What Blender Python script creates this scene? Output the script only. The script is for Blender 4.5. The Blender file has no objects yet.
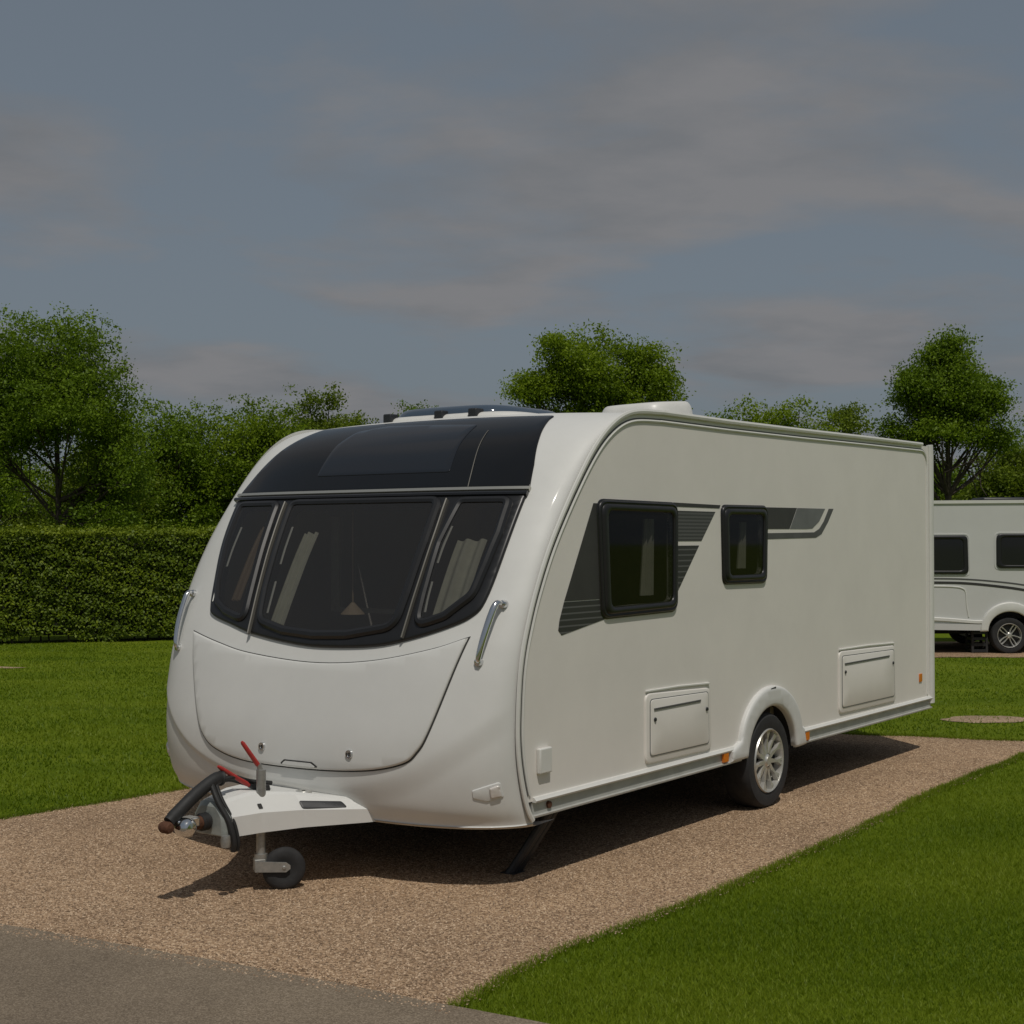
import bpy, math, random
import numpy as np
from mathutils import Vector, Matrix, geometry
random.seed(7); rng=np.random.default_rng(7)
sc=bpy.context.scene; C=sc.collection; PI=math.pi

# ---------------------------------------------------------------- materials
def nodes(name):
    m=bpy.data.materials.new(name); m.use_nodes=True; nt=m.node_tree
    return m,nt,nt.nodes['Principled BSDF']
def N(nt,t,**k):
    n=nt.nodes.new(t)
    for a,b in k.items():
        if a in n.inputs: n.inputs[a].default_value=b
        else: setattr(n,a,b)
    return n
def ramp(nt,stops,interp='LINEAR'):
    r=nt.nodes.new('ShaderNodeValToRGB'); cr=r.color_ramp; cr.interpolation=interp
    while len(cr.elements)<len(stops): cr.elements.new(.5)
    for e,(p,c) in zip(cr.elements,stops): e.position=p; e.color=(*c,1) if len(c)==3 else c
    return r
def simple(name,col,rough=.5,metal=0,var=.0,scale=6,bump=0,bscale=200,coat=0,spec=.5,streak=False):
    m,nt,p=nodes(name)
    p.inputs['Base Color'].default_value=(*col,1); p.inputs['Roughness'].default_value=rough
    p.inputs['Metallic'].default_value=metal; p.inputs['Coat Weight'].default_value=coat
    p.inputs['Coat Roughness'].default_value=.08
    p.inputs['Specular IOR Level'].default_value=spec
    tc=N(nt,'ShaderNodeTexCoord')
    if var:
        mp=N(nt,'ShaderNodeMapping'); nt.links.new(tc.outputs['Object'],mp.inputs[0])
        if streak: mp.inputs['Scale'].default_value=(6,6,.7)
        n=N(nt,'ShaderNodeTexNoise',Scale=scale,Detail=6.,Roughness=.65); nt.links.new(mp.outputs[0],n.inputs[0])
        r=ramp(nt,[(.3,[c*(1-var) for c in col]),(.62,col)]); nt.links.new(n.outputs['Fac'],r.inputs[0]); nt.links.new(r.outputs[0],p.inputs['Base Color'])
        mr=N(nt,'ShaderNodeMapRange'); mr.inputs[3].default_value=min(1,rough*1.35); mr.inputs[4].default_value=rough*.85
        nt.links.new(n.outputs['Fac'],mr.inputs[0]); nt.links.new(mr.outputs[0],p.inputs['Roughness'])
    if bump:
        n=N(nt,'ShaderNodeTexNoise',Scale=bscale,Detail=3.); nt.links.new(tc.outputs['Object'],n.inputs[0])
        b=N(nt,'ShaderNodeBump',Strength=bump,Distance=.01); nt.links.new(n.outputs['Fac'],b.inputs['Height']); nt.links.new(b.outputs[0],p.inputs['Normal'])
    return m
M={}
M['gelcoat']=simple('white_gelcoat',(.69,.69,.665),.48,var=.07,scale=2.2,coat=.04,bump=.02,bscale=3)
M['aluminium']=simple('painted_aluminium',(.80,.765,.715),.42,var=.07,scale=1.5,bump=.03,bscale=260)
M['trim']=simple('white_trim',(.70,.695,.66),.34,var=.06,scale=9)
M['far_white']=simple('pale_caravan_skin',(.62,.62,.605),.42,var=.05,scale=2)
M['lid']=simple('locker_white',(.67,.67,.645),.36,var=.05,scale=3,bump=.02,bscale=4)
M['arch']=simple('arch_plastic',(.66,.66,.64),.45,var=.06,scale=8)
M['skirt']=simple('skirt_aluminium',(.52,.52,.49),.45,metal=.25,var=.2,scale=5)
M['black']=simple('black_gloss_trim',(.012,.012,.013),.22,coat=.2,var=.2,scale=12)
M['frame']=simple('black_window_frame',(.014,.014,.015),.33,var=.2,scale=20)
M['rubber']=simple('black_rubber',(.018,.018,.018),.6,var=.3,scale=15,bump=.1,bscale=90)
M['tyre']=simple('tyre_rubber',(.026,.026,.027),.75,var=.35,scale=10,bump=.15,bscale=60)
M['gap']=simple('dark_seal',(.03,.03,.028),.8)
M['chrome']=simple('chrome',(.72,.73,.74),.14,metal=1,var=.1,scale=20)
M['satin']=simple('satin_strip',(.50,.49,.44),.35,metal=.7)
M['divider']=simple('divider_strip',(.12,.115,.10),.5,metal=.2)
M['galv']=simple('galvanised_steel',(.42,.42,.40),.45,metal=.75,var=.3,scale=25)
M['alloy']=simple('alloy_rim',(.62,.61,.57),.32,metal=.6,var=.15,scale=30)
M['rust']=simple('rusty_steel',(.13,.055,.028),.75,metal=.2,var=.5,scale=40)
M['red']=simple('red_plastic',(.42,.035,.03),.4,var=.25,scale=40)
M['orange']=simple('orange_reflector',(.75,.20,.015),.3,var=.2,scale=80,coat=.5)
M['smoke']=simple('smoky_cover_end',(.30,.32,.30),.3,var=.25,scale=20)
M['darkpl']=simple('dark_plastic',(.022,.024,.027),.42,var=.3,scale=20)
M['chassis']=simple('chassis_dark',(.03,.03,.03),.7,var=.4,scale=8)
M['wood']=simple('interior_wood',(.28,.2,.13),.5,var=.3,scale=8)
M['curtain']=simple('curtain_cloth',(.62,.62,.52),.9,var=.15,scale=14)
M['blind']=simple('blind_white',(.78,.78,.74),.7)
M['amberlamp']=simple('amber_shade',(.42,.33,.24),.7)
M['graphite']=simple('sunroof_glass',(.010,.011,.013),.12,spec=.28,var=.1,scale=3)
M['sunpane']=simple('sunroof_pane',(.016,.019,.025),.08,spec=.42)
M['lens']=simple('lamp_lens',(.62,.58,.54),.12,coat=.6)
M['bluish']=simple('skylight_glass',(.05,.075,.11),.08,coat=.5)

def glass(name,tint,base=(.010,.010,.011),tr=.5,rough=.04):
    m,nt,p=nodes(name)
    p.inputs['Base Color'].default_value=(*base,1); p.inputs['Roughness'].default_value=rough
    t=N(nt,'ShaderNodeBsdfTransparent'); t.inputs[0].default_value=(*tint,1)
    mx=N(nt,'ShaderNodeMixShader'); mx.inputs[0].default_value=tr
    nt.links.new(p.outputs[0],mx.inputs[1]); nt.links.new(t.outputs[0],mx.inputs[2])
    nt.links.new(mx.outputs[0],nt.nodes['Material Output'].inputs[0]); return m
M['glass']=glass('tinted_acrylic',(.62,.62,.6),base=(.06,.06,.062),tr=.60)
M['sideglass']=glass('tinted_acrylic_side',(.62,.62,.6),base=(.010,.010,.009),tr=.5)
M['farglass']=glass('tinted_acrylic_far',(.6,.6,.6),base=(.03,.032,.035),tr=.4)

def decal(name,col,line,period,axis='Z',duty=.35):
    m,nt,p=nodes(name); tc=N(nt,'ShaderNodeTexCoord'); sx=N(nt,'ShaderNodeSeparateXYZ')
    nt.links.new(tc.outputs['Object'],sx.inputs[0])
    a=N(nt,'ShaderNodeMath',operation='DIVIDE'); a.inputs[1].default_value=period; nt.links.new(sx.outputs[axis],a.inputs[0])
    b=N(nt,'ShaderNodeMath',operation='FRACT'); nt.links.new(a.outputs[0],b.inputs[0])
    c=N(nt,'ShaderNodeMath',operation='LESS_THAN'); c.inputs[1].default_value=duty; nt.links.new(b.outputs[0],c.inputs[0])
    mx=N(nt,'ShaderNodeMix',data_type='RGBA'); mx.inputs[6].default_value=(*col,1); mx.inputs[7].default_value=(*line,1)
    nt.links.new(c.outputs[0],mx.inputs[0]); nt.links.new(mx.outputs[2],p.inputs['Base Color']); p.inputs['Roughness'].default_value=.4
    return m
M['dec_dark']=simple('vinyl_dark',(.045,.043,.042),.42,var=.2,scale=5)
M['dec_strip']=decal('vinyl_striped',(.035,.034,.034),(.11,.11,.11),.034,duty=.25)
M['dec_fine']=decal('vinyl_fine_lines',(.10,.10,.10),(.05,.05,.05),.022,duty=.5)
M['dec_grey']=simple('vinyl_grey',(.17,.175,.175),.4,var=.2,scale=4)
M['dec_mid']=simple('vinyl_mid',(.10,.10,.10),.42,var=.2,scale=5)

def leafmat(name,a,b,c,trans=.3):
    m,nt,p=nodes(name); at=N(nt,'ShaderNodeAttribute',attribute_name='tone')
    r=ramp(nt,[(0,a),(.5,b),(1,c)]); nt.links.new(at.outputs['Fac'],r.inputs[0]); nt.links.new(r.outputs[0],p.inputs['Base Color'])
    p.inputs['Roughness'].default_value=.55; p.inputs['Specular IOR Level'].default_value=.3
    t=N(nt,'ShaderNodeBsdfTranslucent'); nt.links.new(r.outputs[0],t.inputs[0])
    mx=N(nt,'ShaderNodeMixShader'); mx.inputs[0].default_value=trans
    nt.links.new(p.outputs[0],mx.inputs[1]); nt.links.new(t.outputs[0],mx.inputs[2]); nt.links.new(mx.outputs[0],nt.nodes['Material Output'].inputs[0])
    return m
M['leaf_a']=leafmat('leaf_green',(.085,.15,.007),(.15,.24,.010),(.24,.35,.02),.45)
M['leaf_b']=leafmat('leaf_olive',(.09,.14,.009),(.16,.225,.013),(.25,.33,.024),.45)
M['leaf_c']=leafmat('leaf_fresh',(.11,.18,.007),(.19,.28,.010),(.29,.39,.02),.48)
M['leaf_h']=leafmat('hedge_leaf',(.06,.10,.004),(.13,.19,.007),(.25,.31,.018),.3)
M['grass']=leafmat('grass_blade',(.105,.175,.004),(.18,.255,.008),(.26,.325,.02),.45)
M['bark']=simple('bark',(.07,.055,.04),.9,var=.5,scale=12,bump=.5,bscale=30)
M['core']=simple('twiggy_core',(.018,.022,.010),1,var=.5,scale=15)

def mat_lawn():
    m,nt,p=nodes('lawn_ground'); tc=N(nt,'ShaderNodeTexCoord')
    n=N(nt,'ShaderNodeTexNoise',Scale=.55,Detail=5.,Roughness=.6); nt.links.new(tc.outputs['Object'],n.inputs[0])
    mp=N(nt,'ShaderNodeMapping'); mp.inputs['Scale'].default_value=(.35,1.5,1); nt.links.new(tc.outputs['Object'],mp.inputs[0])
    n3=N(nt,'ShaderNodeTexNoise',Scale=1.4,Detail=3.); nt.links.new(mp.outputs[0],n3.inputs[0])
    n2=N(nt,'ShaderNodeTexNoise',Scale=60.,Detail=6.,Roughness=.8); nt.links.new(tc.outputs['Object'],n2.inputs[0])
    a=N(nt,'ShaderNodeMath',operation='ADD'); nt.links.new(n.outputs['Fac'],a.inputs[0]); nt.links.new(n2.outputs['Fac'],a.inputs[1])
    a2=N(nt,'ShaderNodeMath',operation='ADD'); nt.links.new(a.outputs[0],a2.inputs[0]); nt.links.new(n3.outputs['Fac'],a2.inputs[1])
    mr=N(nt,'ShaderNodeMapRange'); mr.inputs[1].default_value=1.15; mr.inputs[2].default_value=1.85; nt.links.new(a2.outputs[0],mr.inputs[0])
    r=ramp(nt,[(0,(.07,.115,.004)),(.5,(.12,.17,.007)),(1,(.165,.21,.014))]); nt.links.new(mr.outputs[0],r.inputs[0]); nt.links.new(r.outputs[0],p.inputs['Base Color'])
    p.inputs['Roughness'].default_value=.9; p.inputs['Specular IOR Level'].default_value=.1
    b=N(nt,'ShaderNodeBump',Strength=.6,Distance=.03); nt.links.new(n2.outputs['Fac'],b.inputs['Height']); nt.links.new(b.outputs[0],p.inputs['Normal'])
    return m
def mat_gravel(name,cols,sc1=95.,bump=.35):
    m,nt,p=nodes(name); tc=N(nt,'ShaderNodeTexCoord')
    v=N(nt,'ShaderNodeTexVoronoi',Scale=sc1); nt.links.new(tc.outputs['Object'],v.inputs['Vector'])
    w=N(nt,'ShaderNodeSeparateColor'); nt.links.new(v.outputs['Color'],w.inputs[0])
    r=ramp(nt,cols); nt.links.new(w.outputs[0],r.inputs[0])
    n=N(nt,'ShaderNodeTexNoise',Scale=.9,Detail=6.,Roughness=.6); nt.links.new(tc.outputs['Object'],n.inputs[0])
    r2=ramp(nt,[(.3,(.72,.70,.68)),(.65,(1.08,1.06,1.02))]); nt.links.new(n.outputs['Fac'],r2.inputs[0])
    mx=N(nt,'ShaderNodeMix',data_type='RGBA',blend_type='MULTIPLY'); mx.inputs[0].default_value=1
    nt.links.new(r.outputs[0],mx.inputs[6]); nt.links.new(r2.outputs[0],mx.inputs[7]); nt.links.new(mx.outputs[2],p.inputs['Base Color'])
    b=N(nt,'ShaderNodeBump',Strength=bump,Distance=.012,invert=True); nt.links.new(v.outputs['Distance'],b.inputs['Height']); nt.links.new(b.outputs[0],p.inputs['Normal'])
    p.inputs['Roughness'].default_value=.85; p.inputs['Specular IOR Level'].default_value=.2
    return m
GC=[(0,(.13,.085,.052)),(.3,(.28,.185,.115)),(.7,(.43,.295,.185)),(1,(.62,.47,.325))]
M['gravel']=mat_gravel('pea_gravel',GC)
def mat_pebble():
    m,nt,p=nodes('pebble_stone'); at=N(nt,'ShaderNodeAttribute',attribute_name='tone')
    r=ramp(nt,GC); nt.links.new(at.outputs['Fac'],r.inputs[0]); nt.links.new(r.outputs[0],p.inputs['Base Color']); p.inputs['Roughness'].default_value=.8
    return m
M['pebble']=mat_pebble()
M['soil']=mat_gravel('sandy_soil',[(0,(.26,.19,.12)),(.5,(.38,.28,.19)),(1,(.50,.38,.27))],60.,.3)
M['asphalt']=mat_gravel('asphalt_road',[(0,(.16,.128,.095)),(.6,(.235,.19,.14)),(1,(.32,.265,.205))],170.,.35)

# ---------------------------------------------------------------- mesh helpers
def link(o,parent=None):
    C.objects.link(o)
    if parent is not None: o.parent=parent
    return o
def mesh_obj(name,V,F,mat,parent=None,smooth=False,tone=None,angle=None):
    me=bpy.data.meshes.new(name)
    V=np.asarray(V,dtype=np.float64).reshape(-1,3)
    if isinstance(F,np.ndarray):
        nf,k=F.shape
        me.vertices.add(len(V)); me.vertices.foreach_set('co',V.ravel())
        me.loops.add(nf*k); me.loops.foreach_set('vertex_index',F.ravel().astype(np.int32))
        me.polygons.add(nf); me.polygons.foreach_set('loop_start',np.arange(0,nf*k,k,dtype=np.int32)); me.polygons.foreach_set('loop_total',np.full(nf,k,dtype=np.int32))
        me.update(calc_edges=True)
    else:
        me.from_pydata(V.tolist(),[],[tuple(int(i) for i in f) for f in F]); me.update()
    if tone is not None:
        a=me.attributes.new('tone','FLOAT','FACE'); a.data.foreach_set('value',np.asarray(tone,dtype=np.float32))
    me.materials.append(mat)
    if smooth:
        me.polygons.foreach_set('use_smooth',[True]*len(me.polygons))
        if angle: me.set_sharp_from_angle(angle=math.radians(angle))
    return link(bpy.data.objects.new(name,me),parent)
def tag(o,label=None,cat=None,group=None,kind=None):
    if label: o['label']=label
    if cat: o['category']=cat
    if group: o['group']=group
    if kind: o['kind']=kind
    return o
def empty(name,loc,rz,label,cat,group=None):
    o=bpy.data.objects.new(name,None); C.objects.link(o); o.location=loc; o.rotation_euler=(0,0,rz); o.empty_display_size=.3
    return tag(o,label,cat,group)
class MB:
    def __init__(s): s.V=[]; s.F=[]
    def add(s,V,F):
        n=len(s.V); s.V+= [tuple(v) for v in V]; s.F+=[tuple(i+n for i in f) for f in F]; return s
    def box(s,x0,x1,y0,y1,z0,z1,ch=.0):
        V=[(x,y,z) for x in (x0,x1) for y in (y0,y1) for z in (z0,z1)]
        return s.add(V,[(0,1,3,2),(4,6,7,5),(0,4,5,1),(2,3,7,6),(0,2,6,4),(1,5,7,3)])
    def tube(s,pts,r,n=12,cap=True):
        P=[Vector(p) for p in pts]; R=r if hasattr(r,'__len__') else [r]*len(P); V=[];F=[]; up=None
        for i,p in enumerate(P):
            d=(P[min(i+1,len(P)-1)]-P[max(i-1,0)]).normalized()
            if up is None: up=Vector((0,0,1)) if abs(d.z)<.9 else Vector((1,0,0))
            a=d.cross(up).normalized(); b=a.cross(d).normalized(); up=b
            for k in range(n):
                t=2*PI*k/n; V.append(p+a*(math.cos(t)*R[i])+b*(math.sin(t)*R[i]))
        for i in range(len(P)-1):
            for k in range(n): F.append((i*n+k,i*n+(k+1)%n,(i+1)*n+(k+1)%n,(i+1)*n+k))
        if cap: F.append(tuple(range(n-1,-1,-1))); F.append(tuple(range((len(P)-1)*n,len(P)*n)))
        return s.add(V,F)
    def lathe(s,prof,c,axis='y',n=48,close=False):
        V=[];F=[];m=len(prof)
        for k in range(n):
            t=2*PI*k/n
            for r,h in prof:
                if axis=='y': V.append((c[0]+r*math.cos(t),c[1]+h,c[2]+r*math.sin(t)))
                elif axis=='z': V.append((c[0]+r*math.cos(t),c[1]+r*math.sin(t),c[2]+h))
                else: V.append((c[0]+h,c[1]+r*math.cos(t),c[2]+r*math.sin(t)))
        for k in range(n):
            for j in range(m-1): F.append((k*m+j,k*m+j+1,((k+1)%n)*m+j+1,((k+1)%n)*m+j))
        return s.add(V,F)
    def build(s,name,mat,parent=None,smooth=True,angle=35,bevel=0):
        o=mesh_obj(name,s.V,s.F,mat,parent,smooth,angle=angle)
        if bevel:
            b=o.modifiers.new('bevel','BEVEL'); b.width=bevel; b.segments=3; b.limit_method='ANGLE'; b.angle_limit=math.radians(40)
            for p in o.data.polygons: p.use_smooth=True
        return o
def rpoly(pts,r,seg=6):
    """polygon with rounded corners; r a number or one per corner"""
    out=[]; n=len(pts)
    for i in range(n):
        p=Vector(pts[i]); a=Vector(pts[i-1]); b=Vector(pts[(i+1)%n]); rr=r[i] if hasattr(r,'__len__') else r
        if rr<=0: out.append(tuple(p)); continue
        u=(a-p); v=(b-p); lu=u.length; lv=v.length; u.normalize(); v.normalize()
        ang=u.angle(v); d=min(rr/math.tan(ang/2),lu*.48,lv*.48)
        A=p+u*d; B=p+v*d
        for k in range(seg+1):
            t=k/seg; out.append(tuple((1-t)**2*A+2*t*(1-t)*p+t*t*B))
    return out
def densify(poly,step):
    out=[]
    for i in range(len(poly)):
        a=np.array(poly[i]); b=np.array(poly[(i+1)%len(poly)]); L=np.linalg.norm(b-a)
        if L<1e-6: continue
        k=max(1,int(math.ceil(L/step)))
        for j in range(k): out.append(a+(b-a)*j/k)
    return np.array(out)
def inpoly(P,poly):
    x,y=P[:,0],P[:,1]; ins=np.zeros(len(P),bool); n=len(poly)
    for i in range(n):
        x0,y0=poly[i]; x1,y1=poly[(i+1)%n]
        c=((y0>y)!=(y1>y)); 
        with np.errstate(divide='ignore',invalid='ignore'): xx=(x1-x0)*(y-y0)/(y1-y0)+x0
        ins^=c&(x<xx)
    return ins
def dist(P,polys):
    d=np.full(len(P),1e9)
    for poly in polys:
        for i in range(len(poly)):
            a=np.array(poly[i]); b=np.array(poly[(i+1)%len(poly)]); ab=b-a; L=(ab@ab)
            if L<1e-12: continue
            t=np.clip(((P-a)@ab)/L,0,1); q=a+t[:,None]*ab; d=np.minimum(d,np.hypot(*(P-q).T))
    return d
def patch(name,outer,mat,parent,mp,h=.01,thick=.012,r=0.,holes=(),step=.06,hfun=None):
    """a plate cut to an outline and laid on a surface; mp maps (a,b,height)->xyz; r rounds its edge over"""
    bs=[densify(outer,step)]+[densify(x,step) for x in holes]
    pts=[];edges=[]
    for b in bs:
        n0=len(pts); pts+=b.tolist(); edges+=[(n0+i,n0+(i+1)%len(b)) for i in range(len(b))]
    nb=len(pts)
    polys=[b.tolist() for b in bs]
    lo=bs[0].min(0); hi=bs[0].max(0)
    gx=np.arange(lo[0]+step*.5,hi[0],step); gy=np.arange(lo[1]+step*.5,hi[1],step)
    G=np.array([(x,y) for x in gx for y in gy]) if len(gx) and len(gy) else np.zeros((0,2))
    ex=[]
    if r>0:
        bs=[densify(b.tolist(),max(2.5*r,.012)) for b in bs] if max(2.5*r,.012)<step else bs
        pts=[];edges=[]
        for b in bs:
            n0=len(pts); pts+=b.tolist(); edges+=[(n0+i,n0+(i+1)%len(b)) for i in range(len(b))]
        polys=[b.tolist() for b in bs]
        for fr in (.1,.35,1.0):
            for b in bs:
                nx=np.roll(b,-1,0)-np.roll(b,1,0); nn=np.stack([-nx[:,1],nx[:,0]],1); nn/=np.linalg.norm(nn,axis=1)[:,None]+1e-9
                for sg in (1,-1): ex.append(b+nn*sg*r*fr)
        ex=np.concatenate(ex)
    def inside(P):
        k=inpoly(P,polys[0])
        for q in polys[1:]: k&=~inpoly(P,q)
        return k
    if len(G): G=G[inside(G)]; G=G[dist(G,polys)>max(step*.35,r*1.25)] if len(G) else G
    if r>0:
        ex=ex[inside(ex)]; dd=dist(ex,polys); ex=ex[dd>r*.085]; G=np.concatenate([G,ex]) if len(G) else ex
    allp=pts+G.tolist()
    res=geometry.delaunay_2d_cdt([Vector(p) for p in allp],edges,[],0,1e-6)
    P=np.array([tuple(v) for v in res[0]]); T=np.array([f for f in res[2]])
    cen=P[T].mean(1); T=T[inside(cen)]
    d=dist(P,polys)
    H=np.full(len(P),h)
    if r>0:
        k=np.clip(d/r,0,1); H=h-r*(1-np.sqrt(np.clip(1-(1-k)**2,0,1)))
    if hfun is not None: H=H+hfun(P,d)
    V=[mp(p[0],p[1],hh) for p,hh in zip(P,H)]
    F=[tuple(t) for t in T]
    # rim
    from collections import Counter
    cnt={}
    for t in F:
        for a,b in ((t[0],t[1]),(t[1],t[2]),(t[2],t[0])): cnt[(a,b)]=1
    n=len(V); mpd={}
    for (a,b) in list(cnt):
        if (b,a) not in cnt:
            for q in (a,b):
                if q not in mpd: mpd[q]=len(V); V.append(mp(P[q][0],P[q][1],h-thick))
            F.append((b,a,mpd[a],mpd[b]))
    return mesh_obj(name,V,F,mat,parent,True,angle=40)
def strip(name,path,prof,mat,parent,mp,closed=False,build=True):
    """sweep a profile [(across,height)...] along a path in surface coordinates"""
    P=np.array(path,float); n=len(P); V=[];F=[]; m=len(prof)
    for i in range(n):
        a=P[max(i-1,0)] if not closed else P[i-1]; b=P[min(i+1,n-1)] if not closed else P[(i+1)%n]
        t=(b-a)/np.linalg.norm(b-a); nn=np.array([-t[1],t[0]])
        for (w,h) in prof:
            q=P[i]+nn*w; V.append(mp(q[0],q[1],h))
    for i in range(n if closed else n-1):
        for j in range(m-1): F.append((i*m+j,i*m+j+1,((i+1)%n)*m+j+1,((i+1)%n)*m+j))
    if not closed: F.append(tuple(range(m))); F.append(tuple((n-1)*m+j for j in range(m-1,-1,-1)))
    return mesh_obj(name,V,F,mat,parent,True,angle=35)
def smoothpath(pts,k=8):
    P=np.array(pts,float); P=np.vstack([2*P[0]-P[1],P,2*P[-1]-P[-2]]); out=[]
    for i in range(1,len(P)-2):
        for j in range(k):
            t=j/k; p0,p1,p2,p3=P[i-1:i+3]
            out.append(.5*((2*p1)+(-p0+p2)*t+(2*p0-5*p1+4*p2-p3)*t*t+(-p0+3*p1-3*p2+p3)*t**3))
    out.append(P[-2]); return np.array(out)

# ---------------------------------------------------------------- main caravan
W=2.68; L=5.93
TH=math.radians(53.4)
van=empty('touring_caravan',(0.095,7.33,0),TH,'large white touring caravan with black front windows parked on the near gravel pitch','caravan','touring caravans')
zs=[.345,.371,.448,.616,.79,.96,1.124,1.25,1.359,1.539,1.781,1.997,2.193,2.32,2.42,2.502,2.555,2.58,2.589]
xs=[.03,.017,-.037,-.09,-.116,-.112,-.098,-.072,-.037,.035,.164,.315,.471,.585,.695,.82,.95,1.10,1.338]
prof=smoothpath(list(zip(xs,zs)),12)
# light smoothing of the profile
for _ in range(12): prof[1:-1]=.5*prof[1:-1]+.25*(prof[:-2]+prof[2:])
S_=np.r_[0,np.cumsum(np.hypot(*np.diff(prof,axis=0).T))]; SM=S_[-1]
bz=smoothpath([(.3,.47),(.6,.41),(.9,.33),(1.2,.26),(1.5,.22),(1.8,.22),(2.1,.24),(2.4,.22),(2.6,.10)],8)
def FS(y,s,h=0.):
    t=min(1,max(-1,2*y/W-1))
    x=np.interp(s,S_,prof[:,0]); z=np.interp(s,S_,prof[:,1])
    B=math.sqrt(max(0,1-abs(t)**3.2)); b=np.interp(z,bz[:,0],bz[:,1])
    cam=.035*(1-t*t)*min(1,max(0,(z-2.2)/.389))
    k=min(1,max(0,((.50+.50*abs(t)**2.6)-z)/(.035 if t>0 else .035+.13*min(1,-t*1.6)))); rec=.016*k*k*(3-2*k)*min(1,B*3)
    return np.array([x-b*B+rec,y,z+cam])
def front(y,s,h):
    p=FS(y,s); e=.012; y=min(max(y,.012),W-.012)
    dy=FS(min(y+e,W-.001),s)-FS(max(y-e,.001),s); s1=min(max(s,e),SM-e); dz=FS(y,s1+e)-FS(y,s1-e)
    n=np.cross(dz,dy); n/=np.linalg.norm(n)
    if n[0]>0 and n[2]<.3: n=-n
    return tuple(p+n*h)
def s_of(z): return float(np.interp(z,prof[:,1],S_))
def yz(pts): return [(y,s_of(z)) for y,z in pts]
# outlines measured across (y) and up (z)
def mir(half): # half given from near side centre outwards, mirrored
    return half+[(W-y,z) for y,z in reversed(half)]
win_pts=[(2.465,2.09),(2.395,1.825),(2.30,1.57),(2.245,1.43),(2.19,1.375),(1.984,1.328),(1.779,1.285),(1.469,1.247),(1.188,1.234),(.806,1.255),(.567,1.305),(.367,1.37),(.25,1.43),(.20,1.513),(.18,1.743),(.186,2.09)]
win_out=smoothpath(yz(win_pts),5)[::-1].tolist()
sun_out=yz([(.19,2.122),(.23,2.25),(.30,2.40),(.385,2.52),(.40,2.545),(2.28,2.545),(2.32,2.50),(2.385,2.40),(2.45,2.25),(2.50,2.122)])
_t=smoothpath(yz([(2.335,1.274),(2.05,1.222),(1.756,1.178),(1.251,1.150),(.818,1.178),(.45,1.252),(.242,1.322)]),6)
_b=smoothpath(yz([(.242,1.322),(.306,1.056),(.370,.83),(.42,.735),(.50,.672),(.731,.620),(1.128,.592),(1.601,.590),(1.87,.632),(2.0,.70),(2.09,.82),(2.22,1.054),(2.335,1.274)]),6)
lock_out=[tuple(p) for p in _t[:-1]]+[tuple(p) for p in _b[:-1]]
lock_out=lock_out[::-1]
# moulding grid, window opening left out
nu,nv=150,260
th=np.linspace(-PI/2,PI/2,nu+1); ys=W/2*(1+np.sign(th)*np.abs(np.sin(th))**(2/3.2))
sv=np.linspace(0,SM,nv+1)
V=[];F=[]
for j in range(nv+1):
    for i in range(nu+1): V.append(FS(ys[i],sv[j]))
op=np.array(win_out); c0=op.mean(0); shr=[tuple(c0+(p-c0)*np.array([.955,.90])) for p in op]
cen=np.array([((ys[i]+ys[i+1])/2,(sv[j]+sv[j+1])/2) for j in range(nv) for i in range(nu)]); ins=inpoly(cen,shr)
for j in range(nv):
    for i in range(nu):
        if ins[j*nu+i]: continue
        a=j*(nu+1)+i; F.append((a,a+1,a+nu+2,a+nu+1))
# lower lip curls back under the nose
n0=len(V)
for k,(dx,dz) in enumerate([(.012,-.012),(.05,-.018),(.22,-.01)]):
    for i in range(nu+1):
        p=FS(ys[i],0); V.append((p[0]+dx,p[1]*.99+.013,p[2]+dz))
for k in range(3):
    for i in range(nu):
        a=(n0+(k-1)*(nu+1)+i) if k else i; b=n0+k*(nu+1)+i; F.append((a,a+1,b+1,b))
fm=mesh_obj('front_moulding',V,F,M['gelcoat'],van,True)
# locker lid with dark seal showing as a gap round it
lc=np.array(lock_out).mean(0)
seal=[tuple(lc+(np.array(p)-lc)*np.array([1.010,1.022])) for p in lock_out]
patch('locker_seal',seal,M['gap'],van,front,h=.003,thick=.02,step=.05)
lid=patch('locker_lid',lock_out,M['lid'],van,front,h=.016,thick=.02,r=.012,step=.05)
for (y,z) in ((1.476,.681),(.824,.696)):
    c=front(y,s_of(z),.016)
    q=MB().lathe([(.0,-.004),(.013,-.004),(.015,-.010),(.022,-.010),(.024,-.004),(.024,.008)],c,'x',24); q.build('lock',M['chrome'],lid)
    q=MB().box(c[0]-.0075,c[0]-.003,c[1]-.003,c[1]+.003,c[2]-.009,c[2]+.009); q.build('keyhole',M['gap'],lid,False)
rec=rpoly(yz([(1.335,.602),(1.30,.628),(1.09,.632),(1.035,.606)]),.01)
patch('finger_recess',rec,M['gap'],lid,front,h=.0175,thick=.006,step=.03)
rec=rpoly(yz([(1.318,.602),(1.29,.621),(1.10,.625),(1.055,.606)]),.01)
patch('finger_pull',rec,M['lid'],lid,front,h=.021,thick=.005,step=.03)
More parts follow.
